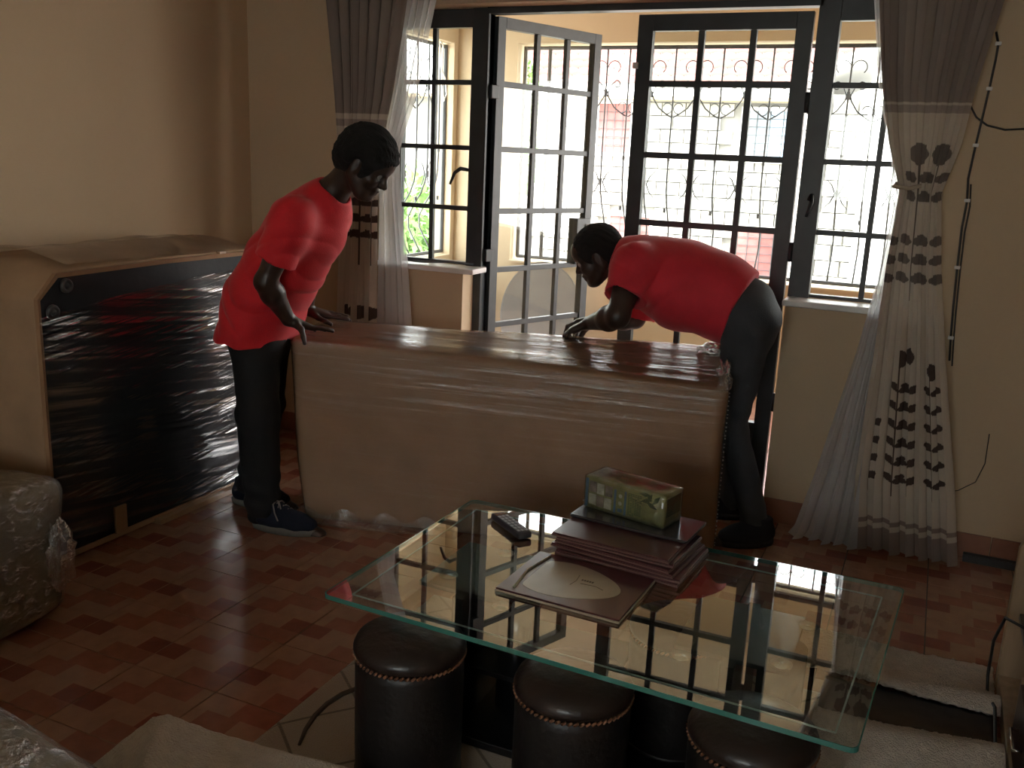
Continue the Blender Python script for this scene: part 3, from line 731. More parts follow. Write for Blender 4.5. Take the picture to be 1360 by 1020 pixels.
# trees
m_leaf = mat('leaf', (.13, .24, .06), .7, var=.4, vscale=4); m_bark = mat('bark', (.12, .085, .06), .9, var=.3)
def tree(c, rx, rz, nl, label, seed, trunk):
    r = np.random.default_rng(seed); root = thing('tree', label, 'tree', c)
    mb = MB(); mb.tube([(0, 0, -trunk), (.05, .02, -trunk*.5), (0, 0, 0), (.1, 0, rz*.6)], [.16, .13, .1, .03], 8)
    for k in range(6):
        a = k*1.05; mb.tube([(0, 0, -.3+.1*k), (rx*.4*math.cos(a), rx*.4*math.sin(a), .1*k), (rx*.8*math.cos(a), rx*.8*math.sin(a), rz*.2+.1*k)], [.06, .04, .015], 6)
    mb.build('trunk', m_bark, root, True)
    d = r.normal(size=(nl, 3)); d /= np.linalg.norm(d, axis=1, keepdims=True)
    P = d*(r.uniform(.35, 1, (nl, 1))**.6)*np.array([rx, rx, rz])*(1+.18*np.sin(d[:, :1]*7+d[:, 1:2]*5))
    A = r.normal(size=(nl, 3)); A /= np.linalg.norm(A, axis=1, keepdims=True); B = np.cross(A, r.normal(size=(nl, 3))); B /= np.linalg.norm(B, axis=1, keepdims=True)
    s = r.uniform(.06, .11, (nl, 1)); V = np.stack([P-A*s, P+B*s*.45, P+A*s, P-B*s*.45], 1).reshape(-1, 3)
    o = link('foliage', arr_mesh('foliage', V, np.arange(nl*4).reshape(-1, 4)), m_leaf, root); o['kind'] = 'stuff'
tree((-7.2, 11.6, -.7), 1.7, 1.8, 9000, 'bushy green tree low outside the side opening, seen through the left window', 1, 2.6)
tree((-10.6, 14.5, -.2), 2.1, 2.0, 9000, 'second green tree further back outside the side opening', 2, 3.0)
tree((-7.35, 15.0, 1.9), .85, 2.0, 4500, 'tall slim tree seen through the open door leaf, beside the red roof', 3, 5.2)

# ------------------------------------------------------------------ curtains
def ellmask(x, z, cx, cz, a, b, th=0):
    c, s = math.cos(th), math.sin(th); dx, dz = x-cx, z-cz
    return ((dx*c+dz*s)/a)**2+((-dx*s+dz*c)/b)**2 < 1
def interp(z, tab):
    t = np.array(sorted(tab)); return np.interp(z, t[:, 0], t[:, 1])
def curtain(name, parent, m, z0, z1, Lt, Rt, Yt, folds, amp, colfn, ns=260, nz=360, ph=0.0, seed=0):
    z = np.linspace(z0, z1, nz); s = np.linspace(0, 1, ns); S, Z = np.meshgrid(s, z, indexing='ij')
    L = interp(Z, Lt); Rr = interp(Z, Rt); Y = interp(Z, Yt); A = interp(Z, amp)
    r = np.random.default_rng(seed)
    phs = 2*PI*folds*(S+.012*np.sin(Z*2.3+ph)+.02*np.sin(S*9+ph))+ph
    X = L+(Rr-L)*S+A*.35*np.sin(2*phs+1.0)
    Yy = Y+A*np.sin(phs)+A*.35*np.sin(phs*.5+2+Z)
    V = np.stack([X, Yy, Z], -1).reshape(-1, 3)
    me = arr_mesh(name, V, grid_faces(ns, nz)); o = link(name, me, m, parent, True)
    if colfn is not None:
        col = colfn(S, Z, X).reshape(-1, 3)
        at = me.color_attributes.new('Col', 'FLOAT_COLOR', 'POINT'); at.data.foreach_set('color', np.concatenate([col, np.ones((len(col), 1))], 1).astype(np.float32).ravel())
    return o
cream = np.array((.56, .49, .41)); taupe = np.array((.23, .185, .165)); leafc = np.array((.085, .060, .052)); grey = np.array((.27, .225, .20))
def leafcol(c, m, k=leafc): c[m] = k; return c
def col_right(S, Z, X):
    c = np.tile(cream, S.shape+(1,)).astype(float)
    c[Z > 1.745] = grey; c[(Z > 1.705) & (Z < 1.735)] = grey*1.25
    c[Z < .115] = taupe*1.25; c[(Z > .135) & (Z < .155)] = taupe*1.2
    x = S; wd = .40
    for k, sx_ in enumerate((.13, .40, .52, .80)):
        zt = (.62, .78, .79, .74)[k]
        stem = (np.abs(x-sx_) < .006) & (Z > .26) & (Z < zt); leafcol(c, stem)
        nl = 6; 
        for i in range(nl):
            zz = .315+i*.072
            if zz > zt-.06: continue
            if k != 0: leafcol(c, ellmask(x*wd, Z, (sx_-.055)*wd, zz+.012, .024, .013, -.75))
            leafcol(c, ellmask(x*wd, Z, (sx_+.055)*wd, zz+.012, .024, .013, .75))
        if k in (1, 2, 3): leafcol(c, ellmask(x*wd, Z, sx_*wd, zt+.02, .020, .034))
    # upper motif around the tie
    for sx_ in (.45, .78):
        leafcol(c, (np.abs(x-sx_) < .012) & (Z > 1.02) & (Z < 1.56), grey*.62)
        leafcol(c, ellmask(x*.22, Z, sx_*.22, 1.56, .030, .040), grey*.62)
        for zz in (1.10, 1.17, 1.24, 1.40, 1.47):
            for sg in (-1, 1): leafcol(c, ellmask(x*.22, Z, (sx_+sg*.14)*.22, zz+.008, .028, .018, sg*.5), grey*.62)
    for zz in (1.10, 1.17, 1.24): leafcol(c, ellmask(x*.22, Z, .04*.22, zz, .03, .018), grey*.62)
    return c
def col_left(S, Z, X):
    c = np.tile(cream, S.shape+(1,)).astype(float)
    c[Z > 1.655] = grey; c[(Z > 1.60) & (Z < 1.63)] = grey*1.25
    c[Z < .115] = taupe*1.25
    x = S
    for sx_ in (.28, .62, .92):
        leafcol(c, (np.abs(x-sx_) < .014) & (Z > .95) & (Z < 1.40))
        for zz in (1.10, 1.175, 1.25, 1.40):
            for sg in (-1, 1): leafcol(c, ellmask(x*.21, Z, (sx_+sg*.12)*.21, zz, .027, .018, sg*.5))
        leafcol(c, ellmask(x*.21, Z, sx_*.21, .72, .02, .034))
        for i in range(6):
            for sg in (-1, 1): leafcol(c, ellmask(x*.21, Z, (sx_+sg*.12)*.21, .30+i*.065, .027, .018, sg*.5))
    return c
m_curt = cloth_mat('curtain_fabric', .10); m_sheer = cloth_mat('sheer', .5, col=(.80, .80, .82), transp=.34)
cr_ = thing('curtain', 'cream and grey curtain printed with brown leaf sprigs, tied back right of the window', 'curtain', (0, 0, 0), group=None)
curtain('drape', cr_, m_curt, .022, 2.20, [(0, -.150), (.3, -.175), (.8, -.165), (1.15, -.165), (1.42, -.155), (1.6, -.215), (1.8, -.262), (2.2, -.325)],
        [(0, .235), (.3, .19), (.8, .09), (1.15, .025), (1.42, -.012), (1.6, .03), (1.8, .05), (2.2, .115)],
        [(0, 3.79), (.6, 3.80), (1.4, 3.84), (2.2, 3.86)], 7, [(0, .030), (.3, .018), (.8, .016), (1.4, .010), (1.8, .016), (2.2, .020)], col_right, 300, 700, seed=1)
curtain('sheer', cr_, m_sheer, .012, 2.20, [(0, -.40), (.05, -.37), (.3, -.315), (.8, -.225), (1.1, -.185), (1.42, -.165), (1.8, -.275), (2.2, -.345)],
        [(0, -.13), (.3, -.13), (.8, -.13), (1.42, -.12), (1.8, -.2), (2.2, -.28)],
        [(0, 3.79), (.6, 3.85), (1.4, 3.875), (2.2, 3.89)], 5, [(0, .03), (.8, .018), (1.4, .008), (2.2, .010)], None, 120, 140, ph=1)
cl_ = thing('curtain', 'cream and grey leaf print curtain hanging left of the window behind the standing man', 'curtain', (0, 0, 0))
curtain('drape', cl_, m_curt, .022, 2.20, [(0, -2.68), (.65, -2.655), (1.2, -2.65), (1.5, -2.665), (1.75, -2.69), (2.2, -2.745)],
        [(0, -2.42), (.65, -2.445), (1.2, -2.455), (1.5, -2.44), (1.75, -2.385), (2.2, -2.305)],
        [(0, 3.82), (1.2, 3.845), (2.2, 3.86)], 7, [(0, .026), (1.2, .018), (2.2, .020)], col_left, 240, 600, ph=2)
curtain('sheer', cl_, m_sheer, .012, 2.20, [(0, -2.46), (1.5, -2.46), (2.2, -2.33)],
        [(0, -2.20), (.65, -2.265), (1.0, -2.30), (1.3, -2.345), (1.5, -2.352), (1.75, -2.265), (2.2, -2.165)],
        [(0, 3.86), (1.2, 3.88), (2.2, 3.885)], 5, [(0, .022), (1.2, .010), (2.2, .012)], None, 120, 140, ph=.4)
rl = thing('curtain_rail', 'dark reddish wooden curtain rail above the window', 'curtain rail', (0, 0, 0))
MB().box(-2.85, .22, 3.80, 3.835, 2.175, 2.30).build('front_board', m_wood, rl, bevel=.004)
MB().box(-2.85, .22, 3.835, 3.95, 2.28, 2.30).build('top_board', m_wood, rl)
MB().box(-2.82, .19, 3.868, 3.884, 2.20, 2.216).build('track', m_sill, rl)
th_ = thing('curtain_tieback', 'pale tasselled tieback on a wall hook right of the window', 'tieback', (0, 0, 0))
m_tass = mat('tassel', (.42, .35, .27), .8, bump=.3, bscale=80)
MB().tube([(-.03, 3.95, 1.455), (-.03, 3.915, 1.455), (-.028, 3.905, 1.467)], .006).build('hook', m_grill, th_, True)
MB().tube([(-.03, 3.91, 1.458), (-.055, 3.88, 1.455), (-.12, 3.81, 1.435), (-.175, 3.83, 1.44), (-.17, 3.87, 1.45), (-.03, 3.915, 1.46)], .008).build('band', m_tass, th_, True)
mb = MB(); mb.tube([(-.018, 3.90, 1.45), (-.012, 3.90, 1.42), (-.014, 3.895, 1.33), (-.012, 3.895, 1.29)], [.006, .009, .013, .016]); mb.build('tassel', m_tass, th_, True)

# ------------------------------------------------------------------ cables and floor channel by the right wall
m_cable = mat('cable_black', (.018, .016, .016), .45)
cb = thing('cable', 'black cable clipped down the wall to the right of the curtain', 'cable', (0, 0, 0))
pts = [(.092, 1.995), (.105, 1.955), (.104, 1.90), (.098, 1.80), (.090, 1.70), (.082, 1.60), (.074, 1.48), (.082, 1.40), (.078, 1.30), (.083, 1.15), (.090, 1.0), (.098, .88), (.106, .79)]
MB().tube([(a, 3.941, b) for a, b in pts], .0042).build('lead', m_cable, cb, True)
MB().tube([(a+.012, 3.944, b-.02) for a, b in pts[6:]], .0032).build('lead', m_cable, cb, True)
for a, b in pts[1:-1:2]: MB().box(a-.010, a+.010, 3.930, 3.95, b-.006, b+.006).build('cable_clip', m_sill, cb, bevel=.001)
tag(MB().tube([(.035, 3.946, 1.755), (.07, 3.946, 1.70), (.11, 3.946, 1.672), (.17, 3.946, 1.658), (.26, 3.946, 1.665)], .0035).build('cable', m_cable, smooth=True), 'thin cable sagging to the right from the wall behind the curtain', 'cable')
tag(MB().tube([(.285, 3.946, .52), (.287, 3.946, .40), (.265, 3.946, .32), (.21, 3.946, .275), (.16, 3.946, .255)], .0018).build('cable', m_cable, smooth=True), 'fine loose wire curving low on the right wall', 'cable')
ch = thing('floor_channel', 'dark narrow channel lying along the skirting on the right', 'channel', (0, 0, 0))
MB().box(.262, .62, 3.90, 3.935, 0, .006).box(.262, .62, 3.90, 3.906, .006, .030).box(.262, .62, 3.929, 3.935, .006, .030).build('tray', m_cable, ch, bevel=.001)
MB().tube([(.27, 3.918, .014), (.45, 3.917, .014), (.60, 3.918, .014)], .005).build('lead', m_grill, ch, True)

# ------------------------------------------------------------------ wrapped sofas
m_card = mat('kraft_wrap', (.37, .215, .12), .7, var=.12, vscale=5, bump=.15, bscale=14, detail=6)
m_card2 = mat('kraft_wrap_light', (.42, .275, .165), .7, var=.12, vscale=6, bump=.2, bscale=12)
m_under = mat('black_dust_cover', (.010, .011, .014), .6, bump=.2, bscale=20)
m_tape = mat('parcel_tape', (.42, .27, .16), .3, coat=.4)
# long one in the middle
ux, uy = .9617, .2742; L2 = 1.71/2; ca = (-2.229+ux*(L2-.045)-uy*.20, 2.947+uy*(L2-.045)+ux*.20)
ms = thing('wrapped_sofa', 'long kraft covered sofa under stretch film, between the two men', 'sofa', (ca[0], ca[1], 0), math.atan2(uy, ux))
def warp_mid(P, off=0.0):
    P = P.copy(); s = (P[:, 0]/L2+1)/2; t = np.clip((P[:, 2]+.385)/.77, 0, 1)
    front = np.clip((.20-P[:, 1])/.40, 0, 1)                 # 1 front, 0 back
    drop = (.018+.078*s**1.5)*front**1.3
    P[:, 2] -= drop*t**3
    # tucked lower left corner
    e = np.clip(1-s*9, 0, 1)*(1-t)**2; P[:, 0] += .06*e; 
    P[:, 1] += wob(P, .006, 5, 1)*front; P[:, 2] += wob(P, .004, 6, 2)*t; P[:, 0] += wob(P, .004, 6, 3)
    P[:, 1] -= .010*np.sin(s*PI)*t*front
    return P
rbox('kraft_cover', L2, .20, .385, .035, m_card, (60, 20, 30), warp_mid, ms, (0, 0, .388))
m_film1 = film_mat('stretch_film', (.7, 10, 34), (0, R_(-2), 0), .50, .74, .04, .65, .12, 1.8, .9, .015, .014, .6, (.05, .27))
rbox('stretch_film', L2+.004, .204, .387, .037, m_film1, (60, 20, 30), warp_mid, ms, (0, 0, .390))
# loosely gathered film at the right end
def rumple(name, c, rad, m, seed, parent, sz=(30, 22)):
    u, v_ = np.meshgrid(np.linspace(0, 2*PI, sz[0]), np.linspace(.05, PI-.05, sz[1]), indexing='ij')
    D = np.stack([np.cos(u)*np.sin(v_), np.sin(u)*np.sin(v_), np.cos(v_)], -1).reshape(-1, 3)
    rr = 1+wob(D, .22, 6, seed)+wob(D, .12, 13, seed+1)
    return link(name, arr_mesh(name, D*rr[:, None]*np.array(rad)+np.array(c), grid_faces(*sz)), m, parent, False)
m_film2 = film_mat('crumpled_film', (14, 14, 14), (0, 0, 0), .45, .75, .10, .5, .12, 1.6, .9, .05, .02)
rumple('gathered_film', (L2-.012, -.09, .70), (.03, .10, .055), m_film2, 4, ms)
rumple('gathered_film', (L2-.05, .12, .765), (.05, .07, .03), m_film2, 6, ms)
m_lacegrey = mat('film_nick', (.35, .34, .33), .4); sm_ = MB()
for k in range(38): z = .06+k*.0165+rng.uniform(-.003, .003); sm_.box(L2+.001, L2+.0055, -.2065, -.201, z, z+rng.uniform(.002, .006))
for o_ in [sm_.build('staple_row', m_lacegrey, ms)]: o_['kind'] = 'stuff'
mb = MB(); mb.box(.38, .40, -.2125, -.2105, .56, .566).box(.385, .43, -.2125, -.2105, .615, .622)
# a fold of film trailing on the floor at the left foot
u, v_ = np.meshgrid(np.linspace(0, 1, 40), np.linspace(0, 1, 10), indexing='ij')
X = -L2+.02+.62*u; Y = -.205-.028*v_-.02*np.sin(u*PI)*v_; Z = .045*(1-v_)**2*(1+.4*np.sin(u*23))+.003
link('trailing_film', arr_mesh('trailing_film', np.stack([X, Y, Z], -1).reshape(-1, 3), grid_faces(40, 10)), m_film2, ms, True)

# standing one by the left wall, underside towards the room
ls = thing('wrapped_sofa', 'tall kraft wrapped sofa stood on end by the left wall, black underside showing', 'sofa', (0, 0, 0))
Y0, Y1, H0 = 2.16, 3.33, 1.055
prof = [(Y0, .004), (Y0, .955), (Y0+.02, .985), (Y0+.085, 1.035), (Y0+.13, 1.047), (2.75, 1.053), (Y1-.07, 1.052), (Y1-.02, 1.03), (Y1, .985), (Y1, .004)]
m = MB(); xs_ = np.linspace(-3.268, -2.712, 9); v = []; n = len(prof)
for i, x in enumerate(xs_):
    for (a, b) in prof:
        t = math.sin(PI*i/8); v.append((x, a+(.012*t*(1 if a > 2.7 else -1)), b+(.03*t if b > 1.0 else 0)*(1+.3*math.sin(a*9+x*5))))
fs = [tuple(range(n)), tuple(8*n+j for j in range(n-1, -1, -1))]
for i in range(8):
    for j in range(n): fs.append((i*n+j, (i+1)*n+j, (i+1)*n+(j+1) % n, i*n+(j+1) % n))
m.add(v, fs); o = m.build('kraft_cover', m_card2, ls, bevel=.012)
# lip round the black face
inn = [(Y0+.014, .030), (Y0+.014, .952), (Y0+.090, 1.022), (2.75, 1.030), (Y1-.04, 1.028), (Y1-.02, .99), (Y1-.02, .030)]
m = MB().prism(inn, -2.716, -2.705, 'x'); m.build('underside', m_under, ls)
ring = MB(); no = len(inn); outp = [(Y0, .012), (Y0, .957), (Y0+.080, 1.038), (2.75, 1.047), (Y1-.03, 1.045), (Y1, 1.0), (Y1, .012)]
for k in range(no):
    a, b = outp[k], outp[(k+1) % no]; c_, d_ = inn[(k+1) % no], inn[k]
    ring.add([(-2.714, *a), (-2.714, *b), (-2.714, *c_), (-2.714, *d_), (-2.695, *a), (-2.695, *b), (-2.700, *c_), (-2.700, *d_)], [(4, 5, 6, 7), (0, 1, 5, 4), (3, 7, 6, 2), (0, 3, 2, 1)])
ring.build('kraft_lip', m_card, ls)
m_chr = mat('dull_metal', (.10, .10, .10), .35, metal=.6)
for (yy, zz) in ((2.283, .992), (2.222, .908), (3.225, .99)):
    MB().lathe([(.001, .010), (.009, .010), (.010, .006), (.0125, .006), (.014, .012), (.022, .012), (.025, .006), (.026, 0)], 24, (-2.705, yy, zz), T=Matrix.Rotation(PI/2, 4, 'Y')).build('glide', [m_chr], ls, True)
m_film3 = film_mat('film_streaks', (3, 1.2, 40), (R_(7), 0, 0), .46, .68, .015, .50, .09, 1.2, .15, .004, .004, .15)
fp = [(Y0+.002, .04), (Y0+.002, .885), (2.5, .935), (2.9, .965), (Y1-.005, .99), (Y1-.005, .05)]
def ridge(w, y, seed, lam=(.006, .036), n=10, skew=5.0):
    r = np.random.default_rng(seed); out = 0
    for k in range(n):
        l = lam[0]*(lam[1]/lam[0])**(k/(n-1)); out = out+l*.055*np.sin(2*PI*w/l+r.uniform(0, 6.28)+1.6*np.sin(y*r.uniform(1, skew)+r.uniform(0, 6)))
    m = np.clip(.55+.75*np.sin(y*r.uniform(4, 7)+w*r.uniform(9, 14)+1)*np.sin(y*2.7+w*6), 0.05, 1.3)
    return out*m
nu, nv = 90, 420; u, v_ = np.meshgrid(np.linspace(Y0+.002, Y1-.004, nu), np.linspace(0, 1, nv), indexing='ij')
top = np.interp(u, [Y0, 2.5, 2.9, Y1], [.895, .935, .965, .99]); Z = .03+(top-.03)*v_
X = -2.692+ridge(Z-.13*u, u, 5)
link('stretch_film', arr_mesh('stretch_film', np.stack([X, u, Z], -1).reshape(-1, 3), grid_faces(nu, nv)), m_film3, ls, True)
MB().box(-2.6975, -2.6885, 2.42, 2.475, .03, .135).build('tape_patch', m_card, ls)
MB().box(-2.80, -2.700, 3.045, 3.085, 1.040, 1.0545).build('tape_patch', m_tape, ls, bevel=.002)
MB().box(-2.72, -2.665, 2.62, 3.33, .0, .022).build('bottom_rail', m_tape, ls, bevel=.003)
m_film4 = film_mat('top_film', (2, 10, 8), (0, 0, .3), .5, .75, .04, .45, .15, 2, .6, .04)
u, v_ = np.meshgrid(np.linspace(-3.26, -2.715, 20), np.linspace(Y0+.14, Y1-.06, 50), indexing='ij'); t = np.sin(PI*(u+3.268)/.556)
Z = 1.060+.036*np.clip(t, 0, 1)*(1+.2*np.sin(v_*9))+.003*np.sin(v_*31+u*17)
link('stretch_film', arr_mesh('stretch_film', np.stack([u, v_, Z], -1).reshape(-1, 3), grid_faces(20, 50)), m_film4, ls, True)

# wrapped armchair, lower left
m_tan = mat('tan_upholstery', (.30, .22, .125), .8, var=.15, vscale=7, bump=.3, bscale=10)
def crumple(k):
    def f(P):
        P = P.copy(); A = wob(P, .010, 11, k); B = wob(P, .006, 22, k+1); n = P/np.linalg.norm(P, axis=1, keepdims=True); return P+n*(A+B)[:, None]
    return f
ac = thing('wrapped_armchair', 'low tan armchair bundled in crinkled clear film, left edge of the floor', 'armchair', (-2.80, 1.47, 0))
rbox('body', .425, .475, .222, .055, m_tan, (30, 30, 20), crumple(1), ac, (0, 0, .236))
m_film5 = film_mat('crinkled_film', (9, 12, 16), (0, .3, .3), .48, .66, .06, .55, .13, 1.8, 1.0, .04, .03)
rbox('stretch_film', .432, .482, .226, .058, m_film5, (34, 34, 22), crumple(1), ac, (0, 0, .240))
rumple('gathered_film', (.44, .43, .22), (.03, .04, .10), m_film2, 12, ac)
# wrapped sofa arm, near left corner
fa = thing('wrapped_sofa', 'film wrapped grey beige sofa arm cut off by the near left corner', 'sofa', (-1.60, .445, 0))
m_gb = mat('grey_beige_upholstery', (.36, .31, .23), .8, var=.12, vscale=6, bump=.2, bscale=12)
def crump2(P):
    P = P.copy(); P[:, 0] += .0*P[:, 1]; k = np.clip((P[:, 0]+.1)/.6, 0, 1); P[:, 2] -= .075*k**2*np.clip(P[:, 2]/.27, 0, 1); return P+np.stack([wob(P, .005, 9, s) for s in (4, 5, 6)], -1)
rbox('arm', .56, .54, .270, .075, m_gb, (30, 30, 16), crump2, fa, (0, 0, .275))
rbox('stretch_film', .566, .546, .274, .077, m_film5, (30, 30, 16), crump2, fa, (0, 0, .277))

# ------------------------------------------------------------------ rug and folded plush throw
m_rug = bpy.data.materials.new('rug_pile'); m_rug.use_nodes = True; nt = m_rug.node_tree; b = nt.nodes['Principled BSDF']; b.inputs['Roughness'].default_value = 1; b.inputs['Sheen Weight'].default_value = .3
tc = N(nt, 'ShaderNodeTexCoord'); mp = N(nt, 'ShaderNodeMapping'); mp.inputs['Rotation'].default_value = (0, 0, R_(40)); mp.inputs['Scale'].default_value = (1, 1, 1)
nt.links.new(tc.outputs['Object'], mp.inputs[0]); br = N(nt, 'ShaderNodeTexBrick'); br.offset = 0; br.inputs['Scale'].default_value = 1.0
br.inputs['Brick Width'].default_value = .22; br.inputs['Row Height'].default_value = .22; br.inputs['Mortar Size'].default_value = .006; br.inputs['Mortar Smooth'].default_value = .6
br.inputs['Color1'].default_value = (.36, .28, .21, 1); br.inputs['Color2'].default_value = (.32, .25, .18, 1); br.inputs['Mortar'].default_value = (.13, .09, .06, 1)
nt.links.new(mp.outputs[0], br.inputs[0]); nt.links.new(br.outputs[0], b.inputs['Base Color'])
no = N(nt, 'ShaderNodeTexNoise'); no.inputs['Scale'].default_value = 260; bp = N(nt, 'ShaderNodeBump'); bp.inputs['Strength'].default_value = .6; bp.inputs['Distance'].default_value = .006
nt.links.new(tc.outputs['Object'], no.inputs[0]); nt.links.new(no.outputs['Fac'], bp.inputs['Height']); nt.links.new(bp.outputs[0], b.inputs['Normal'])
m_plush = mat('plush_pile', (.58, .48, .39), 1.0, var=.1, vscale=30, bump=.9, bscale=220, sheen=.3)
m_dark = mat('trough_shade', (.10, .075, .06), 1.0)  # dark brown of braid and folder sheets, also paints the trough shade
rg = thing('rug', 'flat beige diamond patterned rug under the glass table', 'rug', (0, 0, 0))
xs_ = np.linspace(-1.42, .30, 110); ys_ = np.linspace(1.0, 2.62, 90); X, Y = np.meshgrid(xs_, ys_, indexing='ij')
def rugz(X, Y):
    z = .010+.0015*np.sin(X*13+Y*7)
    return z
Z = rugz(X, Y); edge = (X == X.min()) | (X == X.max()) | (Y == Y.min()) | (Y == Y.max()); Z = np.where(edge, .0015, Z)
link('pile', arr_mesh('pile', np.stack([X, Y, Z], -1).reshape(-1, 3), grid_faces(110, 90)), m_rug, rg, True)
MB().tube([(-1.30, 1.70, .014), (-1.325, 1.76, .014), (-1.34, 1.82, .014), (-1.343, 1.88, .015), (-1.335, 1.94, .015), (-1.315, 1.985, .015), (-1.29, 2.02, .014)], [.004, .006, .007, .007, .007, .006, .005]).build('dark_braid', m_dark, rg, True)
# rumpled plush rug on the right: far flap, trough, near hump
def sheet(name, parent, m, xs_, ys_, zf, th=.014):
    X, Y = np.meshgrid(xs_, ys_, indexing='ij'); Z = zf(X, Y)
    Z = Z+.0018*rng.normal(size=Z.shape)
    o = link(name, arr_mesh(name, np.stack([X, Y, Z], -1).reshape(-1, 3), grid_faces(len(xs_), len(ys_))), m, parent, True)
    s_ = o.modifiers.new('thick', 'SOLIDIFY'); s_.thickness = th; s_.offset = -1
    return o
pr_ = thing('rug', 'thick plush beige rug rucked into folds beside the cabinet, right of the table', 'rug', (0, 0, 0))
sheet('far_fold', pr_, m_plush, np.linspace(-.32, .33, 90), np.linspace(2.63, 2.985, 60), lambda X, Y: .022+.060*np.exp(-((Y-2.66-.10*(X-.1))/.085)**2)+.004*np.sin(X*14+Y*20))
sheet('near_fold', pr_, m_plush, np.linspace(-.13, .325, 80), np.linspace(1.9, 2.50, 90), lambda X, Y: .024+.075*np.exp(-((Y-2.36-.16*(X-.1))/.10)**2)+.03*np.exp(-((Y-2.12)/.05)**2)+.004*np.sin(X*11+Y*17))
sheet('trough_shade', pr_, m_dark, np.linspace(-.13, .322, 30), np.linspace(2.46, 2.70, 14), lambda X, Y: .020+0*X, .006)  # dark strip painted in as the shade between the two folds
# folded throw in the foreground
tw = thing('throw_blanket', 'thick beige plush blanket tented over, at the bottom edge beside the stools', 'blanket', (0, 0, 0))
rim = np.array([(-1.68, 1.24, .012), (-1.60, 1.30, .075), (-1.497, 1.425, .188), (-1.470, 1.440, .190), (-1.41, 1.450, .178), (-1.24, 1.480, .160), (-1.06, 1.540, .130), (-.92, 1.56, .115), (-.75, 1.55, .09), (-.6, 1.5, .05)])
near = np.array([(-1.67, 1.215, .012), (-1.575, 1.235, .012), (-1.44, 1.22, .02), (-1.325, 1.16, .155), (-1.24, 1.12, .13), (-1.10, 1.10, .10), (-.95, 1.08, .08), (-.80, 1.05, .06), (-.68, 1.0, .04), (-.5, .98, .015)])
def resamp(A, n):
    d = np.r_[0, np.cumsum(np.linalg.norm(np.diff(A, axis=0), axis=1))]; t = np.linspace(0, d[-1], n); return np.stack([np.interp(t, d, A[:, i]) for i in range(3)], -1)
nr_ = 150; kk = np.linspace(0, len(rim)-1, nr_); ri = np.stack([np.interp(kk, range(len(rim)), rim[:, i]) for i in range(3)], -1); ne = np.stack([np.interp(kk, range(len(near)), near[:, i]) for i in range(3)], -1)
ker = np.ones(5)/5
vv = np.linspace(0, 1, 60)[None, :, None]; G = ri[:, None]*(1-vv)+ne[:, None]*vv
G[..., 2] += .010*np.sin(vv[..., 0]*PI)+.0016*rng.normal(size=G.shape[:2])
o = link('plush_sheet', arr_mesh('plush_sheet', G.reshape(-1, 3), grid_faces(nr_, 60)[:, ::-1]), m_plush, tw, True)
s_ = o.modifiers.new('thick', 'SOLIDIFY'); s_.thickness = .022; s_.offset = 0
sb = o.modifiers.new('sub', 'SUBSURF'); sb.levels = 1; sb.render_levels = 1

# ------------------------------------------------------------------ glass coffee table
ZT = .42; m_tglass = glass_mat('table_glass', (.80, .90, .86), 2.6, 0.0, 1.62); m_edge = mat('glass_edge', (.05, .22, .18), .12, coat=.8, spec=.8)
m_etch = mat('bevel_line', (.55, .70, .66), .35); m_blk = mat('black_gloss_board', (.010, .010, .011), .25, coat=.3)
tb = thing('coffee_table', 'rectangular clear glass coffee table with green edges on black pedestals', 'coffee table', (0, 0, 0))
Q = [(-1.262, 1.745), (.0, 1.706), (.050, 2.517), (-1.236, 2.522)]
Q = [(-1.262, 1.747), (-.006, 1.704), (.046, 2.517), (-1.236, 2.522)]
def rounded(Q, r, n=6):
    out = []; k = len(Q)
    for i in range(k):
        p = np.array(Q[i]); a = unit(np.array(Q[i-1])-p); b = unit(np.array(Q[(i+1) % k])-p)
        for t in np.linspace(0, 1, n): out.append(tuple(p+a*r*(1-t)**2+b*r*t**2))
    return out
rq = rounded(Q, .022)
n = len(rq); mb = MB(); mb.add([(x, y, ZT) for x, y in rq], [tuple(range(n))]); mb.build('glass_top', m_tglass, tb, fix=False)
mb = MB(); T_ = .011
def ringmb(mb, poly, z0, z1, ins):
    c = np.mean(poly, axis=0); inn = [tuple(np.array(p)+unit(c-np.array(p))*ins) for p in poly]; k = len(poly)
    v = [(x, y, z1) for x, y in poly]+[(x, y, z0) for x, y in poly]+[(x, y, z1) for x, y in inn]+[(x, y, z0) for x, y in inn]
    f = []
    for i in range(k):
        j = (i+1) % k; f += [(i, j, k+j, k+i), (2*k+i, 2*k+j, j, i), (k+i, k+j, 3*k+j, 3*k+i)]
    return mb.add(v, f)
ringmb(mb, rq, ZT-T_, ZT+.0004, .0035).build('glass_edge', m_edge, tb)
I = [(-1.205, 1.797), (-.052, 1.760), (-.006, 2.45), (-1.197, 2.468)]
for k in range(4):
    a, b = np.array(I[k]), np.array(I[(k+1) % 4])
    MB().tube([(*a, ZT-T_+.001), (*b, ZT-T_+.001)], .0022, 5).build('bevel_line', m_etch, tb)
m_disc = bpy.data.materials.new('brushed_disc'); m_disc.use_nodes = True; b = m_disc.node_tree.nodes['Principled BSDF']; b.inputs['Base Color'].default_value = (.75, .76, .75, 1); b.inputs['Metallic'].default_value = 1; b.inputs['Roughness'].default_value = .22; b.inputs['Anisotropic'].default_value = .95
tn = N(m_disc.node_tree, 'ShaderNodeTangent', direction_type='RADIAL', axis='Z'); m_disc.node_tree.links.new(tn.outputs[0], b.inputs['Tangent'])
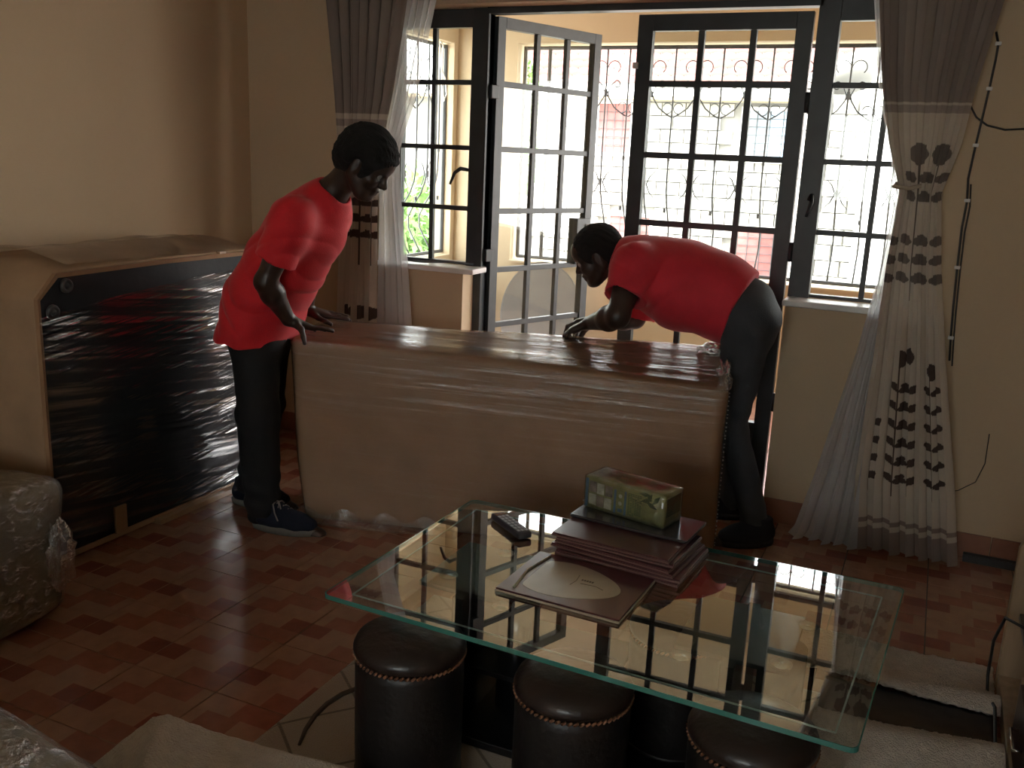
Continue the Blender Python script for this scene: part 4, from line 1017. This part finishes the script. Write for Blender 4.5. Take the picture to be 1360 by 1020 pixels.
for x, y in ((-1.053, 2.02), (-.858, 1.93), (-.40, 1.91), (-.190, 1.985), (-.98, 2.22), (-.16, 2.20)):
    MB().lathe([(.024, -.012), (.025, -.0095), (.001, -.0095)], 28, (x, y, ZT-.003)).build('fixing_disc', m_disc, tb, True, loc=None)
for cx in (-.98, -.30):
    mb = MB(); mb.box(cx-.016, cx+.016, 1.93, 2.28, .035, ZT-.022); mb.build('pedestal', m_blk, tb, bevel=.004)
    MB().box(cx-.13, cx+.13, 1.96, 2.25, ZT-.030, ZT-.016).build('bracket', m_blk, tb, bevel=.003)
    MB().lathe([(.055, .03), (.055, ZT-.03)], 28, (cx+.10, 2.10, 0)).build('column', m_blk, tb, True)
MB().box(-1.10, -.16, 1.90, 2.32, .012, .036).build('base_board', m_blk, tb, bevel=.004)
MB().box(-.96, -.60, 1.95, 2.27, .19, .205).build('shelf', m_blk, tb, bevel=.003)

# ------------------------------------------------------------------ stools
m_leather = mat('brown_leather', (.020, .012, .010), .38, var=.3, vscale=8, bump=.25, bscale=45, coat=.15)
m_leath2 = mat('black_leather', (.010, .008, .008), .45, bump=.2, bscale=45)
m_stud = mat('braid_trim', (.22, .10, .05), .5); m_chrome = mat('chrome', (.7, .7, .7), .12, metal=1)
def make_stool():
    t = thing('stool', '', 'stool'); r = .128
    MB().lathe([(r-.004, .018), (r, .024), (r+.001, .10), (r+.001, .30), (r, .322), (r-.004, .326)], 48).build('body', m_leath2, t, True)
    MB().lathe([(r-.002, .334), (r+.004, .337), (r+.005, .348), (r-.001, .362), (r-.02, .374), (r-.05, .381), (.03, .385), (.001, .3855)], 48).build('cushion', m_leather, t, True)
    br = MB()
    for k in range(64):
        a = 2*PI*k/64; br.tube([((r+.001)*math.cos(a-.03), (r+.001)*math.sin(a-.03), .326), ((r+.004)*math.cos(a+.03), (r+.004)*math.sin(a+.03), .334)], .0034, 5)
    o = br.build('braid_trim', m_stud, t, True)
    br = MB(); br.lathe([(r-.006, .012), (r+.002, .014), (r+.002, .022), (r-.006, .024)], 48); br.build('foot_ring', m_leath2, t, True)
    for k in range(3):
        a = 2*PI*k/3+.4; MB().lathe([(.010, 0), (.012, .004), (.012, .014)], 12, (.09*math.cos(a), .09*math.sin(a), 0)).build('foot', m_cable, t, True)
    return t
s0 = make_stool()
def copy_tree(o, parent=None):
    c = o.copy(); C.objects.link(c); c.parent = parent
    for ch in list(o.children): copy_tree(ch, c)
    return c
st = [(-1.002, 1.735, 'round dark leather stool at the left end of the near row, fully in view'), (-.598, 1.757, 'round dark leather stool in the middle of the near row under the table edge'),
      (-.208, 1.765, 'round dark leather stool at the right end of the near row, cut by the frame'), (-.46, 2.135, 'round dark leather stool tucked deep under the table behind the near row')]
for i, (x, y, lb) in enumerate(st):
    s_ = s0 if i == 0 else copy_tree(s0); s_.location = (x, y, .014 if i != 3 else .0365); s_['label'] = lb; s_['group'] = 'round leather stools'
    if i == 3: s_.scale = (.92, .92, .92); 
    s_.rotation_euler = (0, 0, i*.7)

# ------------------------------------------------------------------ things on the table
m_burg = mat('burgundy_board', (.075, .018, .022), .3, coat=.4); m_goldrim = mat('pale_edge', (.42, .35, .26), .35); m_cream = mat('cream_print', (.40, .35, .25), .35, coat=.4, var=.06, vscale=20)
m_ink = mat('print_ink', (.10, .07, .05), .6)
m_rim2 = mat('dull_burgundy_edge', (.16, .09, .08), .4)
def placemat(loc, rot, label, wx=.335, wy=.265, th=.011, art=True):
    t = thing('placemat', label, 'placemat', loc, rot, 'burgundy placemats')
    MB().box(-wx/2, wx/2, -wy/2, wy/2, 0, th*.55).build('backing', m_goldrim if art else m_rim2, t, bevel=.0015)
    MB().box(-wx/2+.002, wx/2-.002, -wy/2+.002, wy/2-.002, th*.55, th).build('board', m_burg, t, bevel=.0015)
    if art:
        pts = []
        for k in range(40):
            a = 2*PI*k/40; x = .135*math.cos(a); pts.append((-.018+x*(1.0), .095*math.sin(a)*(1.05-.25*math.cos(a))))
        pts = [(max(x, -.118), y) for x, y in pts]
        MB().prism(pts, th, th+.0008, 'z').build('oval_print', m_cream, t)
        MB().tube([(-.125, -.110, th+.001), (-.14, 0, th+.0015), (-.125, .110, th+.001)], .004, 6).build('groove', m_goldrim, t, True)
        mb = MB()
        for k in range(5): mb.box(.005+k*.007, .010+k*.007, .018, .026, th+.0008, th+.0012)
        mb.tube([(-.01, .045, th+.001), (-.005, .01, th+.001), (-.01, -.02, th+.001)], .0008, 4); mb.tube([(.01, .0, th+.001), (.05, .004, th+.001), (.075, -.006, th+.001)], .0007, 4)
        mb.build('print', m_ink, t)
    return t
placemat((-.722, 2.092, ZT+.001), R_(-2.5), 'burgundy placemat with a cream oval print, lying alone in front of the pile')
placemat((-.722, 2.099, ZT+.013), R_(-2.2), 'burgundy placemat with a cream oval print, on top of the front pair') if False else None
zz = ZT+.001
words = ['lowest', 'second lowest', 'third from the bottom', 'third from the top', 'second from the top', 'topmost']
for k in range(6):
    placemat((-.655+.006*math.sin(k*2.1)-.010*k*.4, 2.354+.003*math.cos(k*3), zz), R_(-6+2.2*math.sin(k*1.7)), 'plain burgundy placemat, %s of the pile behind the front one' % words[k], .36 if k < 3 else .34, .25 if k < 3 else .235, .0105, False); zz += .0112
m_fold = mat('black_folder', (.030, .030, .036), .22, coat=.5)
bf = thing('folder', 'thin glossy black folder between the placemat pile and the tissue box', 'folder', (-.672, 2.448, zz+.0005), R_(-5))
MB().box(-.175, .175, -.085, .085, 0, .003).build('cover', m_fold, bf, bevel=.001); MB().box(-.172, .170, -.082, .082, .003, .0055).build('sheets', m_dark, bf); MB().box(-.175, .175, -.085, .085, .0055, .0085).build('cover', m_fold, bf, bevel=.001)
MB().box(-.195, -.160, .045, .080, .0030, .0055).build('white_tab', m_sill, bf)
# tissue box with printed panels
m_tbox = mat('box_green', (.21, .22, .08), .3, var=.35, vscale=14, coat=.6, detail=2); m_tblue = mat('box_blue', (.08, .16, .24), .35, coat=.5); m_tpic = mat('box_panel', (.42, .42, .32), .35, var=.2, vscale=60, coat=.5); m_tleaf = mat('box_leaf', (.05, .09, .03), .35, coat=.5)
m_tpic2 = mat('box_photo', (.20, .16, .13), .35, var=.5, vscale=45, coat=.5)
zb = zz+.0095; bx = thing('tissue_box', 'green tissue box with small printed pictures, wrapped in clear film, on the black folder', 'box', (-.700, 2.475, zb), R_(-13.5))
W_, D_, H_ = .262, .105, .096
rbox('carton', W_/2, D_/2, H_/2, .003, m_tbox, (6, 6, 6), None, bx, (0, 0, H_/2))
fy = -D_/2-.0006
def panel(nm, m, x0, x1, z0, z1): MB().box(x0-W_/2, x1-W_/2, fy-.0003, fy+.0006, z0, z1).build(nm, m, bx)
panel('blue_strip', m_tblue, .003, .012, .004, .090)
for (x0, z0, mm) in ((.016, .052, m_tpic2), (.042, .050, m_tpic), (.070, .050, m_tpic2), (.016, .014, m_tpic), (.042, .012, m_tpic2), (.068, .012, m_tpic)): panel('picture', mm, x0, x0+.024, z0, z0+.032)
panel('blue_strip', m_tblue, .100, .107, .008, .078); panel('blue_strip', m_tblue, .134, .141, .008, .080)
for z in (.062, .040): MB().lathe([(.0060, 0), (.0058, .0008), (.001, .0008)], 16, (.121-W_/2, fy, z), T=Matrix.Rotation(PI/2, 4, 'X')).build('round_symbol', m_tpic, bx)
panel('blue_strip', m_tblue, .114, .128, .014, .024)
mb = MB()
for i in range(14):
    for j in range(6):
        if rng.random() < .8: mb.box(.146+j*.0075-W_/2, .146+j*.0075+.0055-W_/2, fy-.0003, fy+.0006, .014+i*.0048, .016+i*.0048)
o = mb.build('fine_print', m_tleaf, bx); o['kind'] = 'stuff'
mb = MB()
for (a, b, th) in ((.205, .070, .3), (.222, .060, -.4), (.215, .082, 1.2), (.236, .078, .9), (.20, .088, 0)):
    c, s = math.cos(th), math.sin(th); q = [(-.020, 0), (0, .007), (.020, 0), (0, -.007)]
    mb.prism([(a-W_/2+x*c-y*s, min(b+x*s+y*c, .094)) for x, y in q], fy-.0002, fy+.0006, 'y')
mb.build('leaf_print', m_tleaf, bx)
MB().box(W_/2-.0002, W_/2+.0008, -.040, .040, .03, .085).build('end_print', m_tleaf, bx)
m_film6 = film_mat('box_film', (5, 5, 5), (0, 0, 0), .45, .7, .06, .4, .1, 5, .5, .02)
rbox('clear_film', W_/2+.0025, D_/2+.0025, H_/2+.0015, .005, m_film6, (16, 10, 8), lambda P: P+np.stack([wob(P, .0008, 60, s) for s in (1, 2, 3)], -1), bx, (0, 0, H_/2+.0015))
# remote control
rc = thing('remote_control', 'dark grey television remote lying on the table glass', 'remote control', (-1.028, 2.357, ZT+.0015), R_(-37))
m_rem = mat('remote_plastic', (.045, .045, .055), .35); m_key = mat('remote_key', (.42, .43, .46), .5)
rbox('case', .088, .023, .0105, .007, m_rem, (14, 8, 6), None, rc, (0, 0, .0112))
for i in range(8):
    for j in range(3): MB().box(-.072+i*.019, -.060+i*.019, -.017+j*.0125, -.0085+j*.0125, .0212, .0235).build('key', m_key if i else m_stud, rc)

# ------------------------------------------------------------------ cabinet on the right
m_cab = mat('light_wood', (.34, .23, .14), .35, var=.2, vscale=4, stretch=(8, 8, 1), coat=.2); m_cabd = mat('dark_wood', (.055, .022, .014), .3, var=.2, vscale=5, coat=.3); m_paper = mat('paper', (.45, .45, .44), .6)
cbn = thing('cabinet', 'low wooden cabinet with open shelf and dark drawer, at the right edge', 'cabinet', (0, 0, 0))
cx0, cx1, cy0, cy1, ch_ = .335, .78, 1.55, 2.93, .50
MB().prism([(cx0, .0), (cx1, 0), (cx1, ch_), (cx0+.05, ch_+.012), (cx0+.015, ch_-.01), (cx0, ch_-.05)], cy1-.030, cy1, 'y').build('end_panel', m_cab, cbn, bevel=.008)
MB().box(cx0, cx1, cy0, cy0+.03, 0, ch_).build('end_panel', m_cab, cbn, bevel=.006)
MB().box(cx0+.02, cx1, cy0+.03, cy1-.03, ch_-.035, ch_).build('top', m_cab, cbn, bevel=.004)
MB().box(cx0+.005, cx1, cy0+.03, cy1-.03, .0, .05).build('plinth', m_cab, cbn, bevel=.004)
MB().box(cx0+.03, cx1, cy0+.03, cy1-.03, .235, .255).build('shelf', m_cabd, cbn, bevel=.003)
MB().box(cx1-.012, cx1, cy0+.03, cy1-.03, .05, ch_-.035).build('back_panel', m_cabd, cbn)
MB().box(cx0+.015, cx1-.02, 2.52, 2.54, .05, .235).build('divider', m_cab, cbn)
dr = MB().box(cx0+.012, cx0+.030, cy0+.04, 2.515, .058, .228).build('drawer', m_cabd, cbn, bevel=.004)
MB().tube([(cx0+.012, 2.40, .16), (cx0-.008, 2.40, .16), (cx0-.008, 2.30, .16), (cx0+.012, 2.30, .16)], .004).build('handle', m_chrome, dr, True)
MB().box(cx0+.014, cx0+.028, 2.10, 2.52, .262, ch_-.042).build('door', m_cabd, cbn, bevel=.004)
for k in range(5):
    t = tag(MB().box(-.10, .10, -.07, .07, 0, .004).build('paper', m_paper, bevel=.001, loc=(cx0+.15+.006*k, 2.68+.008*(k % 3), .2565+.0048*k)), ['lowest sheaf of papers on the cabinet shelf', 'second sheaf of papers from the shelf board', 'middle sheaf of the paper pile on the cabinet shelf', 'second sheaf of papers from the top, on the cabinet shelf', 'topmost sheaf of papers on the cabinet shelf'][k], 'papers', 'papers on the cabinet shelf'); t.rotation_euler = (0, 0, .2*k)
tag(MB().tube([(.37, 2.72, .287), (.32, 2.80, .275), (.305, 2.84, .18), (.308, 2.86, .06), (.312, 2.83, .014), (.31, 2.6, .10), (.315, 2.4, .02), (.318, 2.2, .014)], .0045).build('cable', m_cable, smooth=True), 'black lead hanging off the cabinet shelf to the floor', 'cable')

# ------------------------------------------------------------------ people
m_hair = mat('hair', (.006, .006, .007), .85, bump=.6, bscale=300)
m_eyew = mat('eye_white', (.35, .33, .30), .2); m_eyed = mat('eye_dark', (.01, .008, .008), .15)
m_shoe = mat('navy_canvas', (.008, .012, .030), .8, bump=.3, bscale=300); m_shoeb = mat('dark_suede', (.010, .012, .022), .8, bump=.3, bscale=200)
m_sole = mat('grey_sole', (.20, .19, .17), .7); m_soleb = mat('black_sole', (.012, .013, .018), .6); m_lace = mat('lace', (.34, .29, .27), .8)
def mesh_noise(fr, amp, seed):
    r = np.random.default_rng(seed); ks = [(unit(r.normal(size=3))*fr*r.uniform(.6, 1.5), r.uniform(0, 6)) for _ in range(5)]
    return lambda Q: sum(np.sin(Q@k+p) for k, p in ks)*amp
def rdg(t): return 1-2*np.abs(np.sin(t))**.8
def foldsA(Q):
    x, y, z = Q[:, 0], Q[:, 1], Q[:, 2]
    wp = .35*np.sin(x*17+y*6)+.3*np.sin(z*21-y*9)
    n = mesh_noise(18, .0026, 3)(Q)
    low = np.clip((1.12-z)/.18, 0, 1)
    d = .0042*rdg((x*.9+z*1.0)*23+2.2*wp+y*3)*low*np.clip((z-.74)/.1, .15, 1)
    arm = .0034*rdg((z*1.2-x*.5)*36+2*wp+y*8)*np.exp(-((z-1.14)/.07)**2)
    up_ = .0026*rdg((x*1.1-z*.5)*30+wp*2)*np.exp(-((z-1.27)/.06)**2)
    hem = .004*np.sin(x*34+y*26+1.3*np.sin(x*21))*np.clip((.90-z)/.12, 0, 1)
    return n+d+arm+up_+hem
def tfoldsA(Q):
    z = Q[:, 2]; a = np.clip((.34-z)/.25, 0, 1); b = np.exp(-((z-.45)/.08)**2)
    return mesh_noise(14, .0018, 5)(Q)+.005*a*np.sin(z*85+Q[:, 0]*18+Q[:, 1]*25)+.003*b*np.sin(z*70+Q[:, 0]*30)
skinA = mat_skin('skin_deep', (.040, .022, .016)); skinB = mat_skin('skin_dark', (.042, .025, .019))
redA = mat('red_jersey', (.70, .012, .024), .75, var=.08, vscale=12, bump=.15, bscale=250, sheen=.15); redB = mat('red_jersey_faded', (.64, .022, .045), .75, var=.08, vscale=12, bump=.15, bscale=250, sheen=.15)
trA = mat('black_trousers', (.008, .008, .010), .8, bump=.2, bscale=200); trB = mat('charcoal_jeans', (.040, .044, .052), .8, var=.15, vscale=9, bump=.25, bscale=250)
A = dict(label='man in red t-shirt and black trousers, leaning on the wrapped sofa from the left', skin=skinA, m_shirt=redA, m_trousers=trA,
    lat=(-.25, .97, 0), face=(.80, .17, -.56), hup=(.45, .1, .85), hair_t=.020, hair_n=.0008, shoe='navy',
    J=dict(pelvis=(-2.405, 2.95, .84), belly=(-2.335, 2.97, .98), chest=(-2.205, 2.96, 1.17), neck=(-2.075, 2.95, 1.325), skull=(-1.985, 2.95, 1.415), head=(-1.925, 2.95, 1.440),
        sho_r=(-2.125, 2.775, 1.225), sho_l=(-2.185, 3.10, 1.235), elb_r=(-2.215, 2.735, 1.005), elb_l=(-2.34, 3.16, 1.02), wri_r=(-2.212, 2.862, .848), wri_l=(-2.365, 3.185, .830),
        hip_r=(-2.385, 2.87, .82), hip_l=(-2.415, 3.00, .82), kne_r=(-2.335, 2.825, .46), kne_l=(-2.43, 2.98, .46), ank_r=(-2.305, 2.80, .085), ank_l=(-2.50, 2.975, .085),
        heel_r=(-2.345, 2.792, 0), toe_r=(-2.067, 2.850, 0), heel_l=(-2.60, 2.965, 0), toe_l=(-2.33, 3.02, 0)),
    hand_r=dict(dir=(.42, .80, -.38), back=(.15, .35, .93), side=-1, spread=1.3, curls=[(-.25, .10, .10), (-.28, .08, .10), (-.2, .12, .12), (-.1, .2, .15)], thumb=((.35, 1.0, -.35), (.3, .8, -1.0))),
    hand_l=dict(dir=(.70, .66, -.26), back=(.25, .1, .95), side=-1, spread=1.5, curls=[(-.18, .05, .05), (-.2, .25, .1), (-.2, .1, .1), (-.1, .15, .1)], thumb=((.6, .8, -.1), (.9, .4, -.1))),
    shirt=[((-2.425, 2.94, .74), (-2.390, 2.95, .90), .146, .144, 1.50), ((-2.390, 2.95, .90), (-2.300, 2.965, 1.05), .142, .140, 1.14), ((-2.300, 2.965, 1.05), (-2.185, 2.95, 1.19), .140, .125, 1.22), ((-2.185, 2.94, 1.19), (-2.12, 2.945, 1.27), .125, .095, 1.25)],
    sleeve_r=.60, sleeve_l=.62, hem=((-2.40, 2.91, .748), (-.12, 0, -1)), folds=foldsA,
    seat=[((-2.410, 2.94, .84), (-2.40, 2.93, .78), .118, .125, 1.2)], leg_r=(.098, .078, .066), waist=((-2.39, 2.91, .84), (0, 0, 1)), tfolds=tfoldsA)
build_person(A)
def foldsB(Q):
    x, y, z = Q[:, 0], Q[:, 1], Q[:, 2]
    wp = .35*np.sin(x*15+y*6)+.3*np.sin(z*19-y*8)
    n = mesh_noise(17, .0024, 8)(Q)
    d = .0040*rdg((x*1.0-z*.75)*20+2.2*wp+y*3)*np.clip((-.72-x)/.12, .2, 1)*np.clip((1.16-z)/.12, .15, 1)
    s_ = .0032*rdg((z*1.1+x*.4)*34+2*wp)*np.exp(-((x+1.10)/.07)**2)
    return n+d+s_+.0035*np.sin(x*30+z*18+y*15)*np.clip((.95-z)/.12, 0, 1)
def tfoldsB(Q):
    z = Q[:, 2]; b = np.exp(-((z-.50)/.10)**2); a = np.clip((.25-z)/.2, 0, 1)
    return mesh_noise(13, .0016, 9)(Q)+.0035*b*np.sin(z*75+Q[:, 0]*30)+.004*a*np.sin(z*80+Q[:, 1]*20)+.0025*np.clip((z-.75)/.1, 0, 1)*np.sin((Q[:, 0]*.8+z)*60)
B = dict(label='man in red t-shirt and charcoal jeans, bent low over the wrapped sofa', skin=skinB, m_shirt=redB, m_trousers=trB,
    lat=(.27, -.96, 0), face=(-.86, -.16, -.50), hup=(-.5, -.1, .85), hair_t=.008, hair_n=.0005, shoe='dark',
    J=dict(pelvis=(-.655, 3.74, .925), belly=(-.79, 3.73, 1.005), chest=(-1.02, 3.73, 1.065), neck=(-1.16, 3.72, 1.105), skull=(-1.235, 3.71, 1.110), head=(-1.275, 3.70, 1.105),
        sho_r=(-1.14, 3.90, 1.045), sho_l=(-1.075, 3.555, 1.085), elb_l=(-1.085, 3.43, .905), elb_r=(-1.145, 3.86, .835), wri_l=(-1.245, 3.575, .842), wri_r=(-1.265, 3.73, .835),
        hip_l=(-.625, 3.65, .90), hip_r=(-.645, 3.83, .90), kne_l=(-.648, 3.645, .49), kne_r=(-.715, 3.87, .50), ank_l=(-.520, 3.665, .09), ank_r=(-.655, 3.90, .09),
        heel_l=(-.445, 3.690, 0), toe_l=(-.648, 3.565, 0), heel_r=(-.585, 3.93, 0), toe_r=(-.80, 3.865, 0)),
    hand_l=dict(dir=(-.90, .02, -.42), back=(-.40, -.1, .9), side=-1, spread=.7, curls=[(.35, .8, .7), (.3, .9, .7), (.35, .9, .7), (.4, .9, .7)], thumb=((.7, .7, -.4), (.9, .2, -.5))),
    hand_r=dict(dir=(-.93, -.20, -.20), back=(-.2, 0, .95), side=1, spread=.7, curls=[(.3, .8, .6), (.3, .8, .6), (.35, .8, .6), (.4, .8, .6)], thumb=((.7, .7, -.3), (.9, .2, -.3))),
    shirt=[((-.63, 3.74, .915), (-.78, 3.735, .985), .150, .158, 1.12), ((-.78, 3.735, .985), (-.93, 3.73, 1.02), .162, .170, 1.12), ((-.93, 3.73, 1.02), (-1.06, 3.725, 1.065), .165, .128, 1.25), ((-1.06, 3.725, 1.065), (-1.13, 3.72, 1.09), .125, .100, 1.2)],
    arm=1.14, slr=.088, sleeve_l=.56, sleeve_r=.98, hem=((-.685, 3.74, .93), (.93, 0, -.36)), folds=foldsB,
    seat=[((-.660, 3.74, .945), (-.640, 3.74, .90), .128, .130, 1.22)], leg_r=(.103, .061, .056), waist=((-.74, 3.74, .97), (-.93, 0, .36)), tfolds=tfoldsB)
build_person(B)
